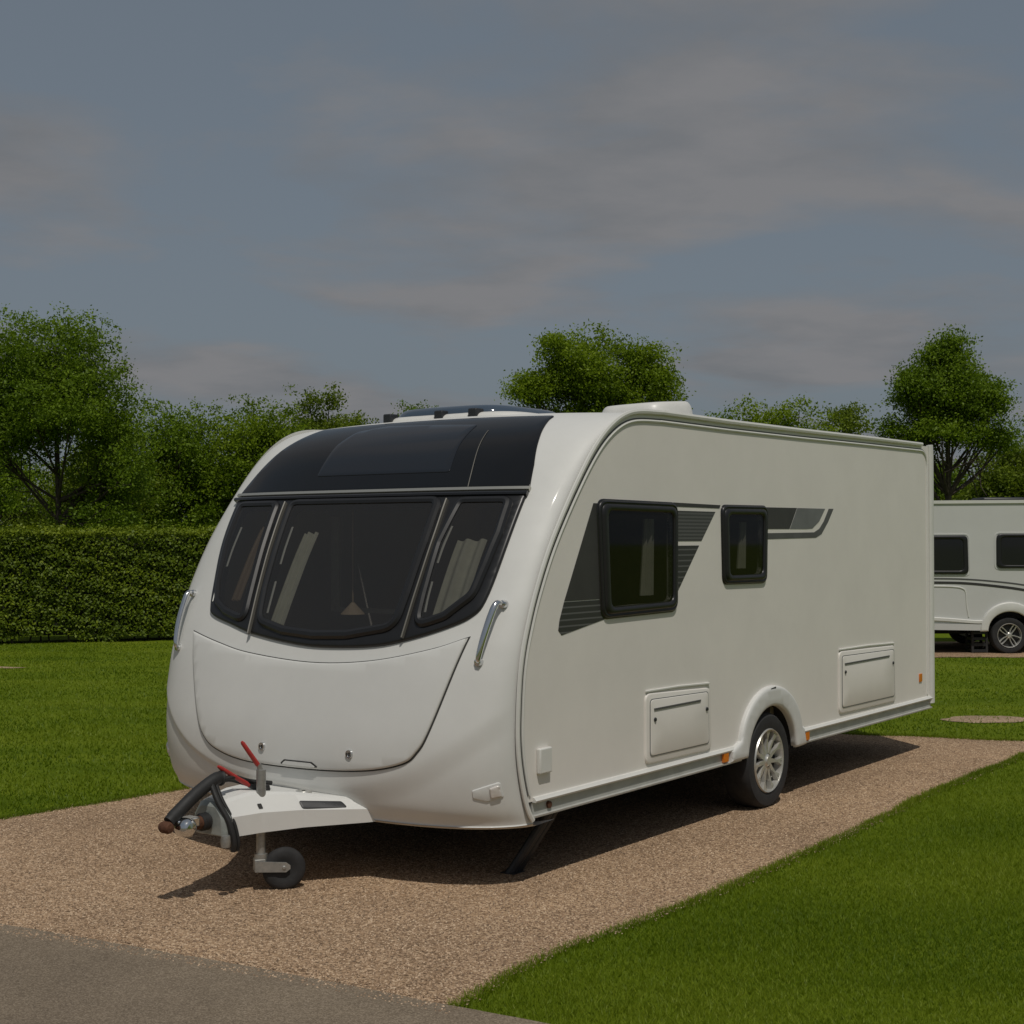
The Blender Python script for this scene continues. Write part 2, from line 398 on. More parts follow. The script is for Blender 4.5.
# sunroof panel
sp=patch('sunroof_panel',rpoly(sun_out,[.01,.0,0,.0,.03,.03,0,0,0,.01]),M['graphite'],van,front,h=.008,thick=.015,r=.005,step=.05)
pane=rpoly(yz([(.75,2.215),(.80,2.36),(.835,2.49),(1.60,2.515),(1.80,2.49),(1.83,2.40),(1.80,2.215)]),.02)
patch('sunroof_window',pane,M['sunpane'],sp,front,h=.012,thick=.006,r=.004,step=.05)
st=[(.568,s_of(2.125)),(.61,s_of(2.25)),(.655,s_of(2.36)),(.694,s_of(2.45))]
strip('sunroof_seam',smoothpath(st,5),[(-.003,.0105),(0,.013),(.003,.0105)],M['divider'],sp,front)
# window surround with three openings
s0,s1=s_of(1.30),s_of(2.03)
ctr=yz([(.725,2.03),(1.845,2.03),(1.805,1.80),(1.765,1.54),(1.72,1.36),(1.50,1.315),(1.26,1.302),(1.02,1.312),(.715,1.365),(.705,1.54),(.705,1.80)])
ctr=rpoly(ctr,[.06,.06,.1,.1,.10,.1,.1,.1,.10,.1,.1])
rgt=yz([(.56,2.03),(.59,1.80),(.575,1.54),(.56,1.375),(.40,1.43),(.275,1.54),(.255,1.70),(.245,1.85),(.26,2.03)])
rgt=rpoly(rgt,[.05,.1,.05,.06,.08,.10,.1,.05,.05])
lft=rpoly(yz([(2.00,2.03),(2.36,2.03),(2.315,1.80),(2.235,1.57),(2.175,1.46),(2.06,1.405),(1.87,1.36),(1.905,1.54),(1.955,1.80)]),[.05,.05,.1,.1,.08,.08,.05,.1,.1])
ws=patch('window_surround',win_out,M['frame'],van,front,h=.02,thick=.05,r=.014,holes=[ctr,rgt,lft],step=.05)
for nm,op in (('front_window',ctr),('front_window',rgt),('front_window',lft)):
    cc=np.array(op).mean(0); big=[tuple(cc+(np.array(p)-cc)*np.array([1.04,1.05])) for p in op]
    fr=strip('pane_rim' if False else nm,densify(big,.03),[(-.034,.018),(-.028,.036),(-.012,.044),(.006,.040),(.018,.026),(.018,.010)],M['frame'],van,front,closed=True)
    tag(fr,{0:None}.get(0))
    small=[tuple(cc+(np.array(p)-cc)*np.array([1.02,1.025])) for p in op]
    patch('pane',small,M['glass'],fr,front,h=.03,thick=.004,step=.06)
for pth in ([(.651,2.045),(.634,1.878),(.626,1.697),(.624,1.482),(.622,1.30)],[(1.919,2.045),(1.874,1.80),(1.828,1.536),(1.778,1.275)]):
    strip('window_divider',smoothpath(yz(pth),6),[(-.006,.020),(-.005,.038),(.0,.042),(.005,.038),(.006,.020)],M['divider'],van,front)
strip('drip_rail',[(y,s_of(2.108)) for y in np.linspace(.18,2.49,50)],[(-.014,.004),(-.012,.026),(.006,.028),(.010,.022),(.012,.004)],M['satin'],van,front)
strip('upper_seal',[(y,s_of(2.078)) for y in np.linspace(.18,2.49,50)],[(-.016,.004),(-.012,.03),(.0,.034),(.010,.030),(.012,.004)],M['black'],van,front)
# things behind the glass
def inside_strip(name,pts,w,mat,depth=-.03):
    strip(name,smoothpath(yz(pts),4),[(-w,depth),(0,depth+.004),(w,depth),(0,depth-.004),(-w,depth)],mat,van,front)
def folds(name,y0,y1,z0,z1,depth,mat,amp=.015,k=5):
    n=40;V=[];F=[]
    for j in range(9):
        for i in range(n+1):
            t=i/n; V.append(front(y0+(y1-y0)*t,s_of(z0+(z1-z0)*j/8),depth+amp*math.sin(t*k*2*PI)))
    for j in range(8):
        for i in range(n): a=j*(n+1)+i; F.append((a,a+1,a+n+2,a+n+1))
    mesh_obj(name,V,F,mat,van,True)
folds('curtain',1.60,1.72,1.36,1.90,-.05,M['curtain'],k=2)
folds('curtain',.34,.53,1.42,1.86,-.05,M['curtain'],k=2)
folds('curtain',2.10,2.19,1.50,1.95,-.08,M['wood'],k=2)
inside_strip('blind_clip',[(1.765,1.90),(1.75,1.78),(1.735,1.68)],.009,M['blind'],.018)
inside_strip('blind_clip',[(1.72,1.58),(1.705,1.48),(1.695,1.40)],.009,M['blind'],.018)
inside_strip('blind_clip',[(.550,1.90),(.556,1.80),(.556,1.70)],.009,M['blind'],.018)
inside_strip('blind_clip',[(.550,1.60),(.545,1.52),(.535,1.44)],.009,M['blind'],.018)
inside_strip('blind_clip',[(2.325,1.90),(2.30,1.80),(2.275,1.70)],.007,M['blind'],.018)
inside_strip('blind_clip',[(2.245,1.90),(2.235,1.78),(2.22,1.66)],.010,M['blind'],.018)
inside_strip('blind_clip',[(2.255,1.60),(2.24,1.52),(2.225,1.45)],.009,M['blind'],.018)
MB().box(.60,.62,1.95,2.02,1.40,1.98).box(.60,.62,1.35,2.02,1.37,1.40).build('cabinet_edge',M['curtain'],van,False)
q=MB().tube([(.25,1.50,2.1),(.25,1.50,1.45)],.006); q.lathe([(.075,0),(.01,.07),(0,.07)],(.25,1.50,1.385),'z',20); q.build('hanging_lamp',M['amberlamp'],van)
MB().box(2.95,2.98,.06,W-.06,.5,2.5).box(2.93,2.97,.06,.9,.5,2.5).box(.15,1.9,.3,.9,.5,.95).box(.15,1.9,1.75,2.4,.5,.95).build('interior_furniture',M['wood'],van,False)
# grab handles
def handle(pts,rr=.017):
    P=smoothpath(pts,5); n=len(P); r=[rr*(.75+.35*math.sin(PI*min(1,i/(n-1)*1.1))) for i in range(n)]
    q=MB().tube([tuple(p) for p in P],r,14)
    for e,k in ((pts[0],1.25),(pts[-1],1.15)): q.lathe([(0,-.02),(rr*k,-.016),(rr*k*1.1,0),(rr*k,.016),(0,.02)],e,'x',18)
    q.build('grab_handle',M['chrome'],van)
def fp(y,z,h): return front(y,s_of(z),h)
handle([fp(.105,1.495,.008),fp(.125,1.482,.055),fp(.135,1.42,.062),fp(.148,1.30,.05),fp(.157,1.215,.03),fp(.157,1.20,.006)])
handle([fp(2.50,1.495,.008),fp(2.495,1.482,.045),fp(2.49,1.42,.050),fp(2.48,1.30,.045),fp(2.47,1.19,.03),fp(2.47,1.17,.006)])
# marker lamps set in the lower corners
for sgn in (0,1):
    f=lambda pts:[(W-y if sgn else y,s_of(z)) for y,z in pts]
    po=rpoly(f([(.155,.548),(.045,.592),(.04,.512),(.10,.49),(.155,.508)]),.01)
    pk=patch('lamp_housing',po,M['arch'],van,front,h=.006,thick=.01,r=.004,step=.03)
    pl=rpoly(f([(.085,.56),(.05,.578),(.047,.517),(.085,.508)]),.008)
    patch('marker_lamp',pl,M['lens'],pk,front,h=.016,thick=.012,r=.006,step=.02)
# flat sides
def near(x,z,h): return (x,-h,z)
def far(x,z,h): return (x,W+h,z)
inner=[(x,z) for x,z in prof if z>.46]
pan=[(5.90,.46)]
arc=lambda cx,cz,r,a0,a1,n=24:[(cx+r*math.cos(math.radians(a0+(a1-a0)*k/n)),cz+r*math.sin(math.radians(a0+(a1-a0)*k/n))) for k in range(n+1)]
WX,WZ,WR=2.80,.31,.31
arch_in=arc(WX,.33,.375,20,160)
panel=[(5.90,.46)]+[(WX+.40,.46)]+arc(WX,.36,.40,14,166)+[(WX-.40,.46)]+inner+[(3.3,2.602),(5.90,2.632)]
w1=rpoly([(.64,2.06),(1.53,2.055),(1.525,1.40),(.685,1.39)],.07); w2=rpoly([(2.105,2.055),(2.76,2.06),(2.74,1.54),(2.125,1.545)],.06)
h1=rpoly([(.73,2.0),(1.47,1.995),(1.465,1.46),(.765,1.45)],.05); h2=rpoly([(2.18,1.995),(2.69,2.0),(2.675,1.60),(2.195,1.60)],.05)
patch('side_panel',panel,M['aluminium'],van,near,h=0,thick=.03,holes=[h1,h2],step=.25)
patch('side_panel',panel,M['aluminium'],van,far,h=0,thick=.03,step=.25)
# roof and tail
V=[];F=[];nx=24;ny=16
for i in range(nx+1):
    x=1.25+(5.93-1.25)*i/nx
    for j in range(ny+1):
        y=W*j/ny; t=2*j/ny-1; V.append((x,y,2.589+.043*(x-1.25)/4.68+.035*(1-t*t)))
for i in range(nx):
    for j in range(ny): a=i*(ny+1)+j; F.append((a,a+1,a+ny+2,a+ny+1))
mesh_obj('roof_panel',V,F,M['gelcoat'],van,True)
tl=rpoly([(0.0,.40),(W,.40),(W,2.63),(0,2.63)],[.03,.03,.1,.1])
rear=lambda a,b,h:(L+h,a,b)
rp=patch('rear_panel',tl,M['gelcoat'],van,rear,h=0,thick=.03,r=.02,step=.3)
rw=patch('rear_window',rpoly([(.75,1.3),(1.85,1.3),(1.85,2.0),(.75,2.0)],.08),M['black'],van,rear,h=.02,thick=.03,r=.01,step=.2)
for y in (.22,W-.22):
    patch('tail_lamp',rpoly([(y-.08,.75),(y+.08,.75),(y+.08,1.15),(y-.08,1.15)],.04),M['red'],van,rear,h=.02,thick=.03,r=.01,step=.1)
MB().box(L,L+.09,.25,W-.25,.42,.52).build('rear_bumper',M['arch'],van,bevel=.01)
# rails following the seam, over the roof edge and down the rear corner
for side,nm in ((near,0),(far,1)):
    path=[(x,z) for x,z in prof if z>.37][::3]+[(1.34,2.590),(2.2,2.5915),(3.3,2.602),(4.5,2.618),(5.70,2.630)]
    path=np.array(path)
    strip('awning_rail',path,[(-.004,-.01),(-.006,.012),(-.001,.02),(.012,.023),(.024,.018),(.026,.010)] if not nm else [(-.004,-.01),(-.004,.016),(.026,.010)],M['trim'],van,side)
    inn=[]
    for i in range(len(path)):
        a=path[max(i-1,0)]; b=path[min(i+1,len(path)-1)]; t=(b-a)/np.linalg.norm(b-a); inn.append(path[i]+np.array([t[1],-t[0]])*.03)
    inn=np.array(inn); inn=inn[inn[:,1]>.47]
    ri=np.vstack([inn[inn[:,0]<5.5],rpoly([(5.5,2.598),(5.845,2.603),(5.84,2.2)],[0,.22,0],10)[1:-1],[(5.84,2.2),(5.84,1.5),(5.83,.50)]])
    strip('seal_line',ri,[(-.004,.0),(-.004,.003),(.003,.003),(.003,.0)],M['dec_mid'],van,side)
    ro=[];
    for i in range(len(ri)):
        a=ri[max(i-1,0)]; b=ri[min(i+1,len(ri)-1)]; t=(b-a)/np.linalg.norm(b-a); ro.append(ri[i]+np.array([-t[1],t[0]])*-.018 if False else ri[i]-np.array([-t[1],t[0]])*.014)
    strip('piping',ro,[(-.009,.0),(-.008,.008),(0,.011),(.008,.007),(.009,.0)],M['trim'],van,side)
    strip('corner_moulding',[(5.905,.42),(5.905,1.5),(5.905,2.55),(5.895,2.645)],[(-.040,-.01),(-.040,.012),(-.026,.022),(.0,.026),(.03,.024),(.052,.004),(.052,-.02)][::-1] if nm else [(-.052,-.02),(-.052,.004),(-.03,.024),(.0,.026),(.026,.022),(.040,.012),(.040,-.01)],M['trim'],van,side)
    # sill rail and skirt either side of the wheel
    for x0,x1 in ((.02,2.36),(3.26,5.9)):
        strip('sill_rail',[(x0,.462),((x0+x1)/2,.462),(x1,.462)],[(-.006,0),(-.006,.022),(.004,.026),(.012,.018),(.020,.012),(.022,0)],M['trim'],van,side)
        q=strip('side_skirt',[(x0,.42),((x0+x1)/2,.42),(x1,.42)],[(-.046,-.02),(-.044,.014),(-.034,.016),(-.030,.002),(.034,-.004),(.034,-.02)],M['skirt'],van,side)
MB().tube([(.165,.004,.425),(.165,-.012,.425)],.019,16).build('socket_plug',M['rust'],van)
# wheel arch
def archpts(cx,cz,rx,rz,a0,a1,n=28): return [(cx+rx*math.cos(math.radians(a0+(a1-a0)*k/n)),cz+rz*math.sin(math.radians(a0+(a1-a0)*k/n))) for k in range(n+1)]
ao=[(3.34,.37),(3.30,.50)]+archpts(WX,.44,.475,.392,10,170)+[(2.26,.48),(2.20,.46),(2.20,.385)]
ai=[(2.42,.385)]+archpts(WX,.36,.365,.335,176,4)+[(3.18,.365)]
hf=lambda P,d:.035*np.clip((.86-np.hypot((P[:,0]-WX),(P[:,1]-.36)*1.1)*1.0-.32)/.2,0,1)
for side in (near,far):
    patch('wheel_arch',ao+ai,M['arch'],van,side,h=.035,thick=.05,r=.022,step=.045)
    # inner lining
for side in (near,far):
    q=MB(); pts=archpts(WX,.36,.372,.342,180,0); V=[];F=[]
    for x,z in pts: V+= [side(x,z,-.0),side(x,z,-.30)]
    for i in range(len(pts)-1): F.append((2*i,2*i+1,2*i+3,2*i+2))
    q.add(V,F)
    x0=2.4; V=[side(2.4,.3,-.30),side(3.2,.3,-.30),side(3.2,.72,-.30),side(2.4,.72,-.30)]; q.add(V,[(0,1,2,3)])
    q.build('arch_liner',M['chassis'],van,False)
patch('arch_badge',rpoly([(2.745,.800),(2.83,.812),(2.835,.825),(2.76,.818)],.004),M['dark' if False else 'darkpl'],van,near,h=.034,thick=.008,step=.05)
# wheels
def wheel(xc,yc,sgn,R=.31,parent=van,spokes=14,wd=.20):
    e=bpy.data.objects.new('wheel',None); link(e,parent); e.location=(xc,yc,R)
    k=R/.31; o=sgn # o=-1 outer face towards -y
    pr=[(.205,.0),(.225,.006),(.262,.010),(.288,.006),(.302,-.010),(.309,-.03),(.311,-.06),(.311,-.14),(.302,-.185),(.26,-.2),(.205,-.2)]
    MB().lathe([(r*k,o*h) for r,h in pr],(0,0,0),'y',72).build('tyre',M['tyre'],e)
    g=[(.208,.002),(.203,.012),(.197,.010),(.193,-.012),(.190,-.05),(.17,-.10),(.0,-.11)]
    q=MB().lathe([(r*k,o*h) for r,h in g],(0,0,0),'y',72)
    q.lathe([(0,o*.006),(.030*k,o*.006),(.036*k,o*-.004),(.05*k,o*-.012),(.05*k,o*-.06)],(0,0,0),'y',32)
    rim=q.build('rim',M['alloy'],e)
    sp=MB()
    for i in range(spokes):
        a=2*PI*(i+.5*0)/spokes; tw=.22*(1 if i%2 else -1)
        V=[];F=[]
        for j,(r,w,h) in enumerate([(.045,.011,-.006),(.09,.009,-.010),(.14,.0085,-.004),(.196,.015,.004)]):
            aa=a+tw*(r-.045)/.15
            ca,sa=math.cos(aa),math.sin(aa)
            for (ww,hh) in ((-w,h-.03),(-w*.7,h),(w*.7,h),(w,h-.03)):
                V.append(((r*ca-ww*sa)*k,o*hh,(r*sa+ww*ca)*k))
        for j in range(3):
            for m in range(3): F.append((j*4+m,j*4+m+1,j*4+m+5,j*4+m+4))
        sp.add(V,F)
    sp.build('spokes',M['alloy'],e,angle=50)
    MB().lathe([(.188*k,o*-.052),(.0,o*-.052)],(0,0,0),'y',40).build('brake_drum',M['chassis'],e)
    return e
wheel(WX-.03,-.005,-1,R=.325,spokes=22); wheel(WX-.03,W+.005,1,R=.325,spokes=22)
# orange side markers
for x,z,y in ((2.14,.430,0),(3.37,.428,0),(5.655,.655,0)):
    MB().box(x-.032,x+.032,-.020 if x<5 else -.008,0,z-.035,z+.035).build('side_reflector',M['orange'],van,bevel=.004)
# service lockers in the side
def ring(name,outer,inn,stations,mat,parent,mp):
    n=len(outer);V=[];F=[];m=len(stations)
    for i in range(n):
        o=np.array(outer[i]);q=np.array(inn[i])
        for t,h in stations: p=o+(q-o)*t; V.append(mp(p[0],p[1],h))
    for i in range(n):
        for j in range(m-1): F.append((i*m+j,i*m+j+1,((i+1)%n)*m+j+1,((i+1)%n)*m+j))
    return mesh_obj(name,V,F,mat,parent,True,angle=50)
def service(x0,x1,z0,z1,sk=0):
    o=rpoly([(x0,z0),(x1,z0-.008),(x1-.02,z1-.03*sk),(x0,z1)],.05)
    fr=patch('service_locker',o,M['aluminium'],van,near,h=.013,thick=.015,r=.008,step=.3)
    c=np.array([(x0+x1)/2,(z0+z1)/2])
    i=rpoly([(x0+.045,z0+.045),(x1-.045,z0+.04),(x1-.055,z1-.055),(x0+.045,z1-.04)],.03)
    ring('locker_groove',[tuple(c+(np.array(p)-c)*np.array([1.012,1.03])) for p in i],i,[(0,.013),(0,.0165),(1,.0165),(1.5,.013)],M['dec_grey'],fr,near)
    d=patch('locker_door',i,M['aluminium'],fr,near,h=.019,thick=.007,r=.004,step=.3)
    MB().box(x0+.08,x1-.16,-.024,-.016,z1-.105,z1-.093).build('finger_slot',M['dec_mid'],d,False)
    for x in (x0+.09,x1-.08):
        MB().lathe([(0,-.028),(.011,-.027),(.013,-.02)],(x,0,z1-.16),'y',14).build('latch',M['darkpl'],d)
    strip('locker_drip_line',[(x0+.01,z1+.012),((x0+x1)/2,z1+.010),(x1-.02,z1-.004)],[(-.006,0),(-.004,.012),(.004,.012),(.006,0)],M['trim'],fr,near)
service(1.15,1.955,.508,.925,1); service(3.95,5.075,.522,.99,.7)
b=MB().box(.055,.165,-.028,0,.60,.735).build('inlet_box',M['trim'],van,bevel=.008)
# side windows
def sidewin(out,hole,curt):
    fr=ring('side_window',out,hole,[(0,0),(.0,.010),(.06,.017),(.16,.019),(.24,.014),(.32,.014),(.40,.024),(.55,.028),(.85,.027),(.95,.022),(1,.012),(1,-.03)],M['frame'],van,near)
    o=np.array(out); c=o.mean(0)
    ring('window_gasket',[tuple(c+(p-c)*np.array([1.02,1.022])) for p in o],out,[(0,0),(0,.004),(.4,.007),(1,.007)],M['black'],fr,near)
    hc=np.array(hole).mean(0)
    patch('pane',[tuple(hc+(np.array(p)-hc)*1.03) for p in hole],M['sideglass'],fr,near,h=.016,thick=.004,step=.2)
    x0,x1,z0,z1=curt; n=60;V=[];F=[]
    for j,z in enumerate((z0,z1)):
        for i in range(n+1):
            t=i/n; V.append((x0+(x1-x0)*t+(-.05*(1-t) if j==0 else 0),.05+.012*math.sin(t*3.3*2*PI)+.006*math.sin(t*9),z))
    for i in range(n): F.append((i,i+1,n+2+i,n+1+i))
    mesh_obj('curtain',V,F,M['curtain'],fr,True)
sidewin(w1,h1,(1.24,1.36,1.50,1.96)); sidewin(w2,h2,(2.48,2.56,1.64,1.95))
# vinyl graphics
def vinyl(pts,mat,r=.0,h=.002): patch('graphic_stripe',rpoly(pts,r) if r else pts,mat,van,near,h=h,thick=.0025,step=.2)
vinyl([(.605,2.04),(.72,2.04),(.72,1.50),(.315,1.50)],M['dec_dark'])
vinyl([(.313,1.496),(.72,1.496),(.72,1.385),(.335,1.325),(.290,1.318),(.258,1.345),(.27,1.40)],M['dec_strip'])
vinyl([(1.45,2.062),(2.098,2.056),(2.085,2.035),(1.45,2.037)],M['dec_dark'])
vinyl([(1.45,2.012),(2.03,2.012),(1.845,1.825),(1.45,1.825)],M['dec_fine'])
vinyl([(1.45,1.797),(1.815,1.797),(1.53,1.50),(1.45,1.50)],M['dec_strip'])
vinyl([(2.70,2.053),(3.242,2.057),(3.12,1.907),(2.70,1.905)],M['dec_dark'])
vinyl([(3.25,2.057),(3.725,2.059),(3.62,1.965),(3.50,1.912),(3.40,1.908),(3.128,1.907)],M['dec_grey'])
vinyl([(3.79,2.060),(3.875,2.061),(3.78,1.965),(3.66,1.872),(3.56,1.845),(2.70,1.835),(2.70,1.876),(3.53,1.884),(3.62,1.91),(3.70,1.965)],M['dec_mid'])
# roof fittings
q=MB()
def dome(name,x0,x1,y0,y1,z0,h,mat,e=3.):
    V=[];F=[];n=24;m=9
    for j in range(m+1):
        a=PI/2*j/m; k=math.cos(a)**.5 if j<m else 0
        for i in range(n*2):
            t=2*PI*i/(2*n); c,s_=math.cos(t),math.sin(t)
            u=math.copysign(abs(c)**(2/e),c); v=math.copysign(abs(s_)**(2/e),s_)
            V.append(((x0+x1)/2+(x1-x0)/2*u*(.72+.28*k),(y0+y1)/2+(y1-y0)/2*v*(.72+.28*k),z0+h*math.sin(a)))
    for j in range(m):
        for i in range(2*n): F.append((j*2*n+i,j*2*n+(i+1)%(2*n),(j+1)*2*n+(i+1)%(2*n),(j+1)*2*n+i))
    F.append(tuple(m*2*n+i for i in range(2*n)))
    return mesh_obj(name,V,F,mat,van,True,angle=50)
sk=dome('skylight',1.05,1.95,1.02,1.98,2.622,.082,M['bluish'],4)
q=MB()
dome('skylight_frame',1.0,2.0,.86,2.08,2.60,.05,M['trim'],5)
for y in (1.14,1.42,1.86): MB().box(.995,1.08,y,y+.07,2.60,2.668).build('skylight_clip',M['darkpl'],van,bevel=.01)
rv=dome('roof_vent',1.80,2.36,.28,.80,2.60,.15,M['trim'],4)
for v in rv.data.vertices:
    if v.co.z>2.63: v.co.z+=.09*(v.co.x-2.15)-.02*(v.co.y-.5)
# floor, chassis, axle
q=MB().box(.0,5.88,.06,W-.06,.40,.44); q.box(-.1,5.8,.75,.80,.30,.40).box(-.1,5.8,1.80,1.85,.30,.40).box(2.74,2.84,.2,2.4,.26,.34)
for x in (.6,1.6,3.8,5.0): q.box(x,x+.04,.1,W-.1,.34,.40)
q.build('chassis',M['chassis'],van,False)
MB().box(3.55,4.4,.9,1.5,.24,.40).build('water_tank',M['darkpl'],van,bevel=.03)
def steady(x,y,x1,y1):
    q=MB()
    for o in (0,.052):
        P=[(x+o,y,.40),(x+o*1.0,y+(y1-y)*.12,.33),(x+(x1-x)*.55+o*1.1,y+(y1-y)*.55,.16),(x1+o*1.3,y1,.0)]
        P=smoothpath(P,4); q.tube([tuple(p) for p in P],[.026]*(len(P)-1)+[.031],10)
    q.box(x1-.03,x1+.08,y1-.05,y1+.04,0,.012)
    q.build('steady_leg',M['darkpl'],van)
steady(.33,.10,.22,.30); steady(.33,W-.10,.22,W-.30); steady(5.5,W-.5,5.62,W-.75)
# tow hitch
YC=1.24
def loft(secs,name,mat,caps=True,bevel=.012):
    n=len(secs[0]);V=[p for s in secs for p in s];F=[]
    for i in range(len(secs)-1):
        for k in range(n): F.append((i*n+k,i*n+(k+1)%n,(i+1)*n+(k+1)%n,(i+1)*n+k))
    F.append(tuple(range(n-1,-1,-1))); F.append(tuple(range((len(secs)-1)*n,len(secs)*n)))
    return V,F
def sec(x,hw,zb,zm,zt,tw): return [(x,YC-hw,zb),(x,YC-hw-.002,zm),(x,YC-tw,zt-.012),(x,YC-tw+.03,zt),(x,YC+tw-.03,zt),(x,YC+tw,zt-.012),(x,YC+hw+.002,zm),(x,YC+hw,zb)]
V,F=loft([sec(-1.06,.13,.318,.42,.50,.085),sec(-.90,.18,.322,.425,.525,.12),sec(-.70,.28,.328,.42,.505,.22),sec(-.42,.49,.335,.405,.455,.42),sec(-.30,.56,.34,.40,.44,.50)],'','')
cov=MB().add(V,F).build('hitch_cover',M['gelcoat'],van,angle=9)
V,F=loft([sec(-1.105,.10,.325,.41,.475,.06),sec(-1.085,.122,.32,.42,.495,.08),sec(-1.055,.126,.321,.42,.497,.083)],'','')
MB().add(V,F).build('cover_nose',M['smoke'],cov,bevel=.006)
# recessed grip in the cover's near side: follows the slanted side wall
def cs(x,z): # near wall of cover
    hw=np.interp(x,[-1.06,-.9,-.7,-.4,-.3],[.13,.18,.28,.49,.56]); tw=np.interp(x,[-1.06,-.9,-.7,-.4,-.3],[.085,.12,.22,.42,.5]); zt=np.interp(x,[-1.06,-.9,-.7,-.42],[.50,.525,.505,.455])-.012
    zm=np.interp(x,[-1.06,-.9,-.7,-.42],[.42,.425,.42,.405])
    return YC-hw if z<zm else YC-(hw+(tw-hw)*(z-zm)/(zt-zm))
def cm(a,b,h):
    y=cs(a,b); return (a-h*.75,y-h*.66,b+.1*h)
patch('cover_grip',rpoly([(-.70,.428),(-.50,.417),(-.505,.446),(-.70,.464)],.010),M['darkpl'],cov,cm,h=.010,thick=.03,r=.004,step=.02)
patch('cover_slot',rpoly([(-.905,.445),(-.885,.445),(-.885,.468),(-.905,.468)],.003),M['gap'],cov,cm,h=.006,thick=.02,step=.02)
MB().lathe([(0,.035),(.02,.03),(.024,.012),(.024,-.02)],(-.78,1.16,.51),'z',16).build('cover_cap',M['rubber'],cov)
MB().lathe([(.012,.008),(.04,.008),(.045,.0),(.045,-.02)],(-.60,1.06,.488),'z',20).build('cover_bezel',M['alloy'],cov)
# jockey wheel
JX,JY=-.855,1.115
def jk(o): o.location=(JX,JY,0); o.rotation_euler=(0,0,math.radians(-36)); return o
q=MB().tube([(0,0,.635),(0,0,.50)],.025,18); q.tube([(0,0,.50),(0,0,.20)],.024,18); q.tube([(0,0,.20),(0,0,.12)],.034,18)
jk(q.build('jockey_tube',M['galv'],van))
q=MB()
for s_ in (-1,1):
    V=[(-.03,s_*.036,.115),(.125,s_*.036,.105),(.145,s_*.036,.12),(.145,s_*.036,.135),(.125,s_*.036,.15),(-.03,s_*.036,.165)]
    V2=[(x,y+s_*.006,z) for x,y,z in V]; n=6
    q.add(V+V2,[tuple(range(n)),tuple(range(2*n-1,n-1,-1))]+[(i,(i+1)%n,n+(i+1)%n,n+i) for i in range(n)])
q.box(-.036,.02,-.036,.036,.11,.175)
q.tube([(.115,-.048,.127),(.115,.048,.127)],.010,12)
jk(q.build('jockey_fork',M['galv'],van,bevel=.003))
R=.113
jk(MB().lathe([(.0,-.024),(.05,-.024),(.06,-.028),(.09,-.028),(.106,-.020),(R,-.008),(R,.008),(.106,.020),(.09,.028),(.06,.028),(.05,.024),(0,.024)],(.12,0,R),'y',48).build('jockey_wheel',M['tyre'],van))
# levers
def lever(p0,p1,w=.016):
    a=Vector(p0);b=Vector(p1);MB().tube([a,a.lerp(b,.08),a.lerp(b,.92),b],[w*.75,w,w*.85,w*.5],10).build('lever_grip',M['red'],van)
lever((-.868,1.12,.655),(-.955,1.155,.79),.013); 
MB().tube([(-.855,1.115,.62),(-.868,1.12,.665)],.014,10).build('lever_shank',M['galv'],van)
lever((-.86,1.20,.545),(-1.04,1.24,.665),.013)
MB().tube([(-.80,1.19,.515),(-.86,1.20,.545)],.012,10).build('lever_shank',M['darkpl'],van)
# coupling head
q=MB().tube([(-1.05,YC,.395),(-1.16,YC,.395),(-1.20,YC,.395)],[.034,.034,.036],20)
q.build('coupling_shaft',M['rust'],van)
q=MB()
for i in range(5): q.lathe([(.036,0),(.046,.008),(.036,.016)],(-1.16+i*.018,YC,.395),'x',20)
q.build('gaiter',M['rubber'],van)
q=MB().box(-1.33,-1.19,YC-.04,YC+.04,.385,.435); q.lathe([(0,-.055),(.035,-.05),(.048,-.03),(.05,.0),(.046,.03),(.028,.045),(0,.048)],(-1.285,YC-.035,.395),'y',28)
q.build('coupling_head',M['chrome'],van,bevel=.008)
MB().lathe([(0,-.04),(.022,-.036),(.030,-.02),(.030,.02),(.022,.036),(0,.04)],(-1.375,YC,.405),'y',24).build('ball_cap',M['rust'],van)
q=MB(); P=smoothpath([(-1.36,YC,.43),(-1.30,YC,.47),(-1.18,YC,.545),(-1.06,YC,.60),(-1.01,YC,.60)],6); q.tube([tuple(p) for p in P],[.030]*3+[.034]*(len(P)-6)+[.040,.040,.030],14)
q.build('coupling_handle',M['rubber'],van)
q=MB()
for o,rr in ((0,.015),(.03,.010)):
    P=smoothpath([(-1.10+o,YC-.02,.58),(-1.10+o,YC-.07,.50),(-1.08+o,YC-.13,.40),(-1.065+o,YC-.15,.30),(-1.06+o,YC-.14,.25)],6); q.tube([tuple(p) for p in P],rr,10)
P=smoothpath([(-1.04,YC,.59),(-.95,YC-.02,.60),(-.85,YC-.03,.565),(-.72,YC-.06,.54)],6); q.tube([tuple(p) for p in P],.012,8)
P=smoothpath([(-1.04,YC+.04,.56),(-.95,YC+.02,.58),(-.84,YC,.545),(-.74,YC,.53)],6); q.tube([tuple(p) for p in P],.010,8)
q.build('cable',M['rubber'],van)
MB().lathe([(0,-.03),(.022,-.028),(.026,0),(.022,.03),(0,.03)],(-1.12,YC-.15,.31),'z',16).build('cable_plug',M['galv'],van)
MB().box(-1.05,-.2,YC-.05,YC+.05,.33,.36).build('drawbar',M['galv'],van)

